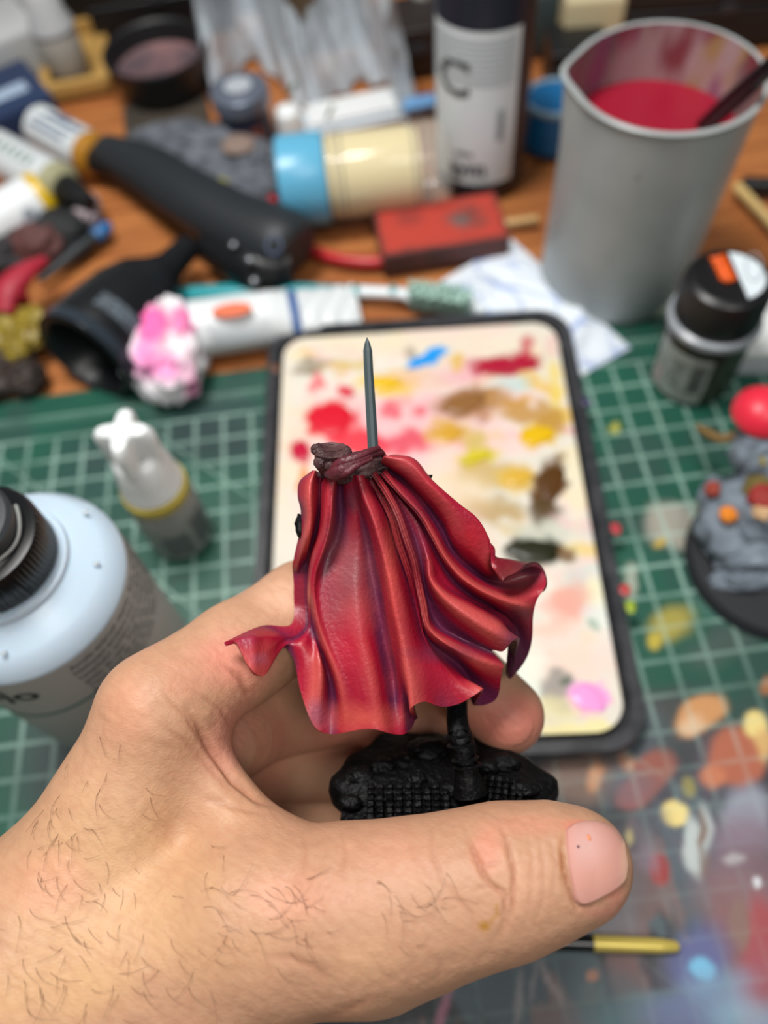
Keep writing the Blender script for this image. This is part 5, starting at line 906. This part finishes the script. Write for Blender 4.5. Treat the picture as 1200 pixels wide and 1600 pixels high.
CR = [ # skin folds: line, half width in px, depth
 ([(286, 1098), (310, 1135), (330, 1172), (365, 1218), (400, 1246), (452, 1270)], 7, .10),
 ([(715, 1266), (735, 1320), (758, 1372), (790, 1400), (785, 1450), (760, 1484)], 4, .035), ([(772, 1266), (792, 1315), (803, 1365), (800, 1420), (778, 1476)], 4, .035), ([(672, 1278), (676, 1330), (690, 1375), (738, 1430), (742, 1486)], 3, .016), ([(730, 1340), (760, 1352), (790, 1345)], 3, .016), ([(735, 1392), (765, 1385), (800, 1395)], 3, .016), ([(740, 1420), (770, 1432), (796, 1425)], 3, .012),
 ([(838, 1290), (850, 1350), (848, 1410), (828, 1460)], 3, .014), ([(858, 1300), (868, 1350), (864, 1400)], 3, .010), ([(820, 1280), (832, 1340), (830, 1400), (812, 1466)], 3, .010),
 ([(884, 1292), (878, 1320), (880, 1350), (888, 1385), (902, 1418), (935, 1412)], 4, .05), ([(250, 1075), (290, 1120), (320, 1170)], 4, .02), ([(230, 1120), (290, 1160), (340, 1215), (390, 1262)], 5, .02), ([(300, 1075), (345, 1110), (372, 1150)], 4, .02), ([(470, 1290), (478, 1330), (470, 1370)], 4, .012), ([(530, 1290), (540, 1330), (534, 1380)], 4, .012), ([(420, 1275), (360, 1260), (300, 1240)], 5, .018), ([(340, 1030), (375, 1060), (400, 1105)], 5, .03), ([(362, 1020), (400, 1040), (420, 1072)], 5, .02), ([(540, 1545), (470, 1500), (400, 1490)], 8, .015), ([(585, 1560), (520, 1590), (470, 1600)], 9, .03), ([(640, 1545), (600, 1525), (585, 1490)], 4, .01)]
for pl, wd, dp in CR:
    dl, tp = dline(pl, True); dl = dl + wob * .25; g_ = np.exp(-(dl / wd) ** 2) * front * tp; disp -= dp * g_; crease = np.maximum(crease, g_ * min(1, dp / .03))
# fine hatching of the skin and low bumps of tendons
disp += front * .012 * (fbm(Vh * 5, 3) - .5) * 2 + front * .05 * (fbm(Vh * 1.1, 4) - .5)
fine = 1 - abs(2 * vnoise(np.c_[(hx * .8 + hy * .6) * .045, (hy * .8 - hx * .6) * .13, Vh[:, 2] * 2], 6) - 1); disp -= front * .006 * fine ** 3
# flesh folds round the nail
NP_ = [(884, 1297), (900, 1287), (930, 1284), (960, 1296), (977, 1322), (981, 1352), (974, 1376), (948, 1396), (906, 1412), (894, 1380), (887, 1340), (884, 1297)]
Vh = Vh + Nh * disp[:, None]
Wh = CAM + Vh[:, 2:3] * FW + ((Vh[:, 0] * cr_ + Vh[:, 1] * sr_)[:, None]) * RT - ((-Vh[:, 0] * sr_ + Vh[:, 1] * cr_)[:, None]) * UP
Ch = np.broadcast_to(linA((190, 145, 115)), (len(Vh), 3)).copy(); nz = (fbm(Vh * 1.3, 41) - .5); nz2 = (fbm(Vh * 6, 43) - .5)
def tint(Cx, x0, y0, rx, ry, col, a, zr=(0, 99), rot=0):
    ct, st = cos(radians(rot)), sin(radians(rot)); u_ = ((hx - x0) * ct + (hy - y0) * st) / rx; v_ = (-(hx - x0) * st + (hy - y0) * ct) / ry
    k = np.clip(1.2 - np.hypot(u_, v_) + nz * .9, 0, 1); k = (k * k * (3 - 2 * k) * a * (Vh[:, 2] > zr[0]) * (Vh[:, 2] < zr[1]))[:, None]; return Cx * (1 - k) + linA(col) * k
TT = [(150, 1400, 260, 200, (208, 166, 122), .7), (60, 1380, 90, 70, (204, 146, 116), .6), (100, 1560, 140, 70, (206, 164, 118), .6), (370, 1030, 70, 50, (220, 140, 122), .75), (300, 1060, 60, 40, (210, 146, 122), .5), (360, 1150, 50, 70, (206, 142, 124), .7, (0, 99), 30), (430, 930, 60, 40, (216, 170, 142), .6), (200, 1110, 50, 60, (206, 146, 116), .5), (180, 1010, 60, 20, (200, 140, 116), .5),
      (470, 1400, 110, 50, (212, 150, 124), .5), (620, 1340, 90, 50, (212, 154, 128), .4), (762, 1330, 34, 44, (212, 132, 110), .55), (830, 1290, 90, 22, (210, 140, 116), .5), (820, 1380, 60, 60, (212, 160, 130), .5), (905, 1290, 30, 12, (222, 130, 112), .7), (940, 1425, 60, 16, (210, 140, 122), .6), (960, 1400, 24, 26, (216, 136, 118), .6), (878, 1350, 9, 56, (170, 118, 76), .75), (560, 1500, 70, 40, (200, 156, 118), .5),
      (330, 1500, 120, 60, (200, 156, 116), .5), (800, 1125, 80, 70, (206, 124, 108), .9, (14, 99)), (420, 1180, 60, 110, (196, 132, 108), .7, (14.2, 99)), (560, 1150, 160, 60, (176, 100, 84), .7, (14.6, 99))]  # far fingertip reddened: pink skin with some shade put into the colour
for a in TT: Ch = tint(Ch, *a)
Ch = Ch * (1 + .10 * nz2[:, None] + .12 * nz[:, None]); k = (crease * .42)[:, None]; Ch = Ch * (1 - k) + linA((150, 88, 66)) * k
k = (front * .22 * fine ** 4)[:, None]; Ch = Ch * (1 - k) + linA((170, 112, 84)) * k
pr_ = np.clip(1.25 - np.hypot((hx - 758 + wob * .6) / 11, (hy - 1447) / 10), 0, 1) * front; pr_ = np.maximum(pr_, np.clip(1 - dline([(765, 1440), (778, 1428), (776, 1412)]) / 3.5 + nz * 1.2, 0, 1) * front); Ch = Ch * (1 - pr_[:, None] * .85) + linA((168, 118, 24)) * pr_[:, None] * .85
def skin_mat():
    m = mat('skin', attr='col', rough=.5, spec=.4, sss=.18); nt = m.node_tree; N = nt.nodes; L = nt.links; b = N['Principled BSDF']; tc = N.new('ShaderNodeTexCoord')
    v = N.new('ShaderNodeTexVoronoi'); v.feature = 'DISTANCE_TO_EDGE'; mp = N.new('ShaderNodeMapping'); mp.inputs['Scale'].default_value = (900, 1500, 1100); L.new(tc.outputs['Object'], mp.inputs[0]); L.new(mp.outputs[0], v.inputs['Vector']); v.inputs['Scale'].default_value = 1
    n = N.new('ShaderNodeTexNoise'); n.inputs['Scale'].default_value = 900; n.inputs['Detail'].default_value = 4; L.new(tc.outputs['Object'], n.inputs['Vector'])
    ad = N.new('ShaderNodeMath'); ad.operation = 'ADD'; L.new(v.outputs['Distance'], ad.inputs[0]); L.new(n.outputs['Fac'], ad.inputs[1])
    bp = N.new('ShaderNodeBump'); bp.inputs['Strength'].default_value = .32; bp.inputs['Distance'].default_value = .00025; L.new(ad.outputs[0], bp.inputs['Height']); L.new(bp.outputs[0], b.inputs['Normal']); return m
hand = thing('hand', 'bare left hand gripping the miniature base between thumb and fingers, hairy back', 'hand', tuple(P(300, 1400, 13.5)))
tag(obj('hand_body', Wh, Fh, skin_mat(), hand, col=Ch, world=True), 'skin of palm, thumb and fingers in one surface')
# thumbnail: a curved plate laid on the flesh
def onskin(x, y, off=0.0, d0=10.4):
    d = np.full(len(x), d0); v = np.stack([(x - 600) / FPX, (y - 800) / FPX, np.ones(len(x))], 1)
    for _ in range(60): d = d + np.clip(sdf(v * d[:, None]) * .75, -.3, .3)
    p = v * d[:, None]; n_ = grad(p); n_ /= np.linalg.norm(n_, axis=1)[:, None]; return p + n_ * off
def c2w(V): V = np.asarray(V); return CAM + V[:, 2:3] * FW + ((V[:, 0] * cr_ + V[:, 1] * sr_)[:, None]) * RT - ((-V[:, 0] * sr_ + V[:, 1] * cr_)[:, None]) * UP
bdn = catmull(np.array([(*p, 0) for p in NP_]), 64)[:-1, :2]; cxn, cyn = 930, 1348; rings = []
for q, o_ in ((1.03, -.03), (1.0, .02), (.95, .045), (.8, .05), (.6, .052), (.35, .054), (.1, .055)):
    x = cxn + (bdn[:, 0] - cxn) * q; y = cyn + (bdn[:, 1] - cyn) * q; x = np.minimum(x, 977 - abs(y - 1352) * .15); rings.append([tuple(v) for v in c2w(onskin(x, y, o_))])
V, F = loft(rings, False, True); x, y = img(np.array(V)); 
def nail_col(x, y):
    C = np.broadcast_to(linA((206, 150, 136)), (len(x), 3)).copy(); k = np.clip(1 - np.hypot((x - 915) / 45, (y - 1320) / 50), 0, 1)[:, None] * .6; C = C * (1 - k) + linA((214, 178, 174)) * k
    k = np.clip((900 - x) / 14, 0, 1)[:, None] * .4; C = C * (1 - k) + linA((206, 140, 128)) * k; k = np.clip((x - 968) / 8, 0, 1)[:, None] * .5; return C * (1 - k) + linA((226, 190, 160)) * k
obj('thumbnail', V, F, mat('nail', attr='col', rough=.24, spec=.5, sss=.1, coat=.3), hand, col=nail_col(x, y), world=True)['label'] = 'short pink thumbnail'
V, F = ico(2, (.018, .018, .01), c2w(onskin(np.array([901.]), np.array([1325.]), .06))[0]); obj('paint_fleck', V, F, mat('fleck_black', (60, 30, 50), rough=.4), hand, world=True)
V, F = ico(2, (.025, .05, .01), c2w(onskin(np.array([918.]), np.array([1312.]), .06))[0]); obj('paint_fleck', V, F, mat('fleck_orange', (214, 130, 90), rough=.4), hand, world=True)
# hairs
rnd = random.Random(12); hv = []
spots = [(rnd.gauss(120, 100), rnd.gauss(1480, 80), 0) for _ in range(75)] + [(rnd.gauss(90, 55), rnd.gauss(1240, 60), 0) for _ in range(38)] + [(rnd.gauss(400, 60), rnd.gauss(1430, 40), 1) for _ in range(42)] + [(rnd.gauss(640, 28), rnd.gauss(1420, 26), 1) for _ in range(20)] + [(rnd.uniform(0, 350), rnd.uniform(1200, 1600), 0) for _ in range(30)]
hs = np.array([(a, b) for a, b, _ in spots]); base_p = onskin(hs[:, 0], hs[:, 1]); ok = abs(sdf(base_p)) < .03; gn = grad(base_p)
parts = []
for (x0, y0, fl), bp_p, o_, g_ in zip(spots, base_p, ok, gn):
    if not o_: continue
    ang = radians(rnd.gauss(25 if fl else 60, 28)); L_ = rnd.uniform(.15, .48); dv = np.array([cos(ang), sin(ang), 0]); g_ = g_ / np.linalg.norm(g_); dv = dv - g_ * (dv @ g_); dv /= np.linalg.norm(dv); cv = np.cross(g_, dv) * rnd.choice((-1, 1)) * rnd.uniform(.2, .9)
    pts = [bp_p - g_ * .02 + dv * L_ * s_ + cv * L_ * s_ * s_ + g_ * (.07 * sin(min(1, s_) * 2.4) + .0) for s_ in (0, .3, .6, 1.0)]; parts.append(tube(c2w(np.array(pts)), [.0032, .003, .0024, .0014], 3, 8))
tag(obj('arm_hair', *join(*parts), mat('dark_hair', (112, 78, 56), rough=.5), hand, world=True), kind='stuff')
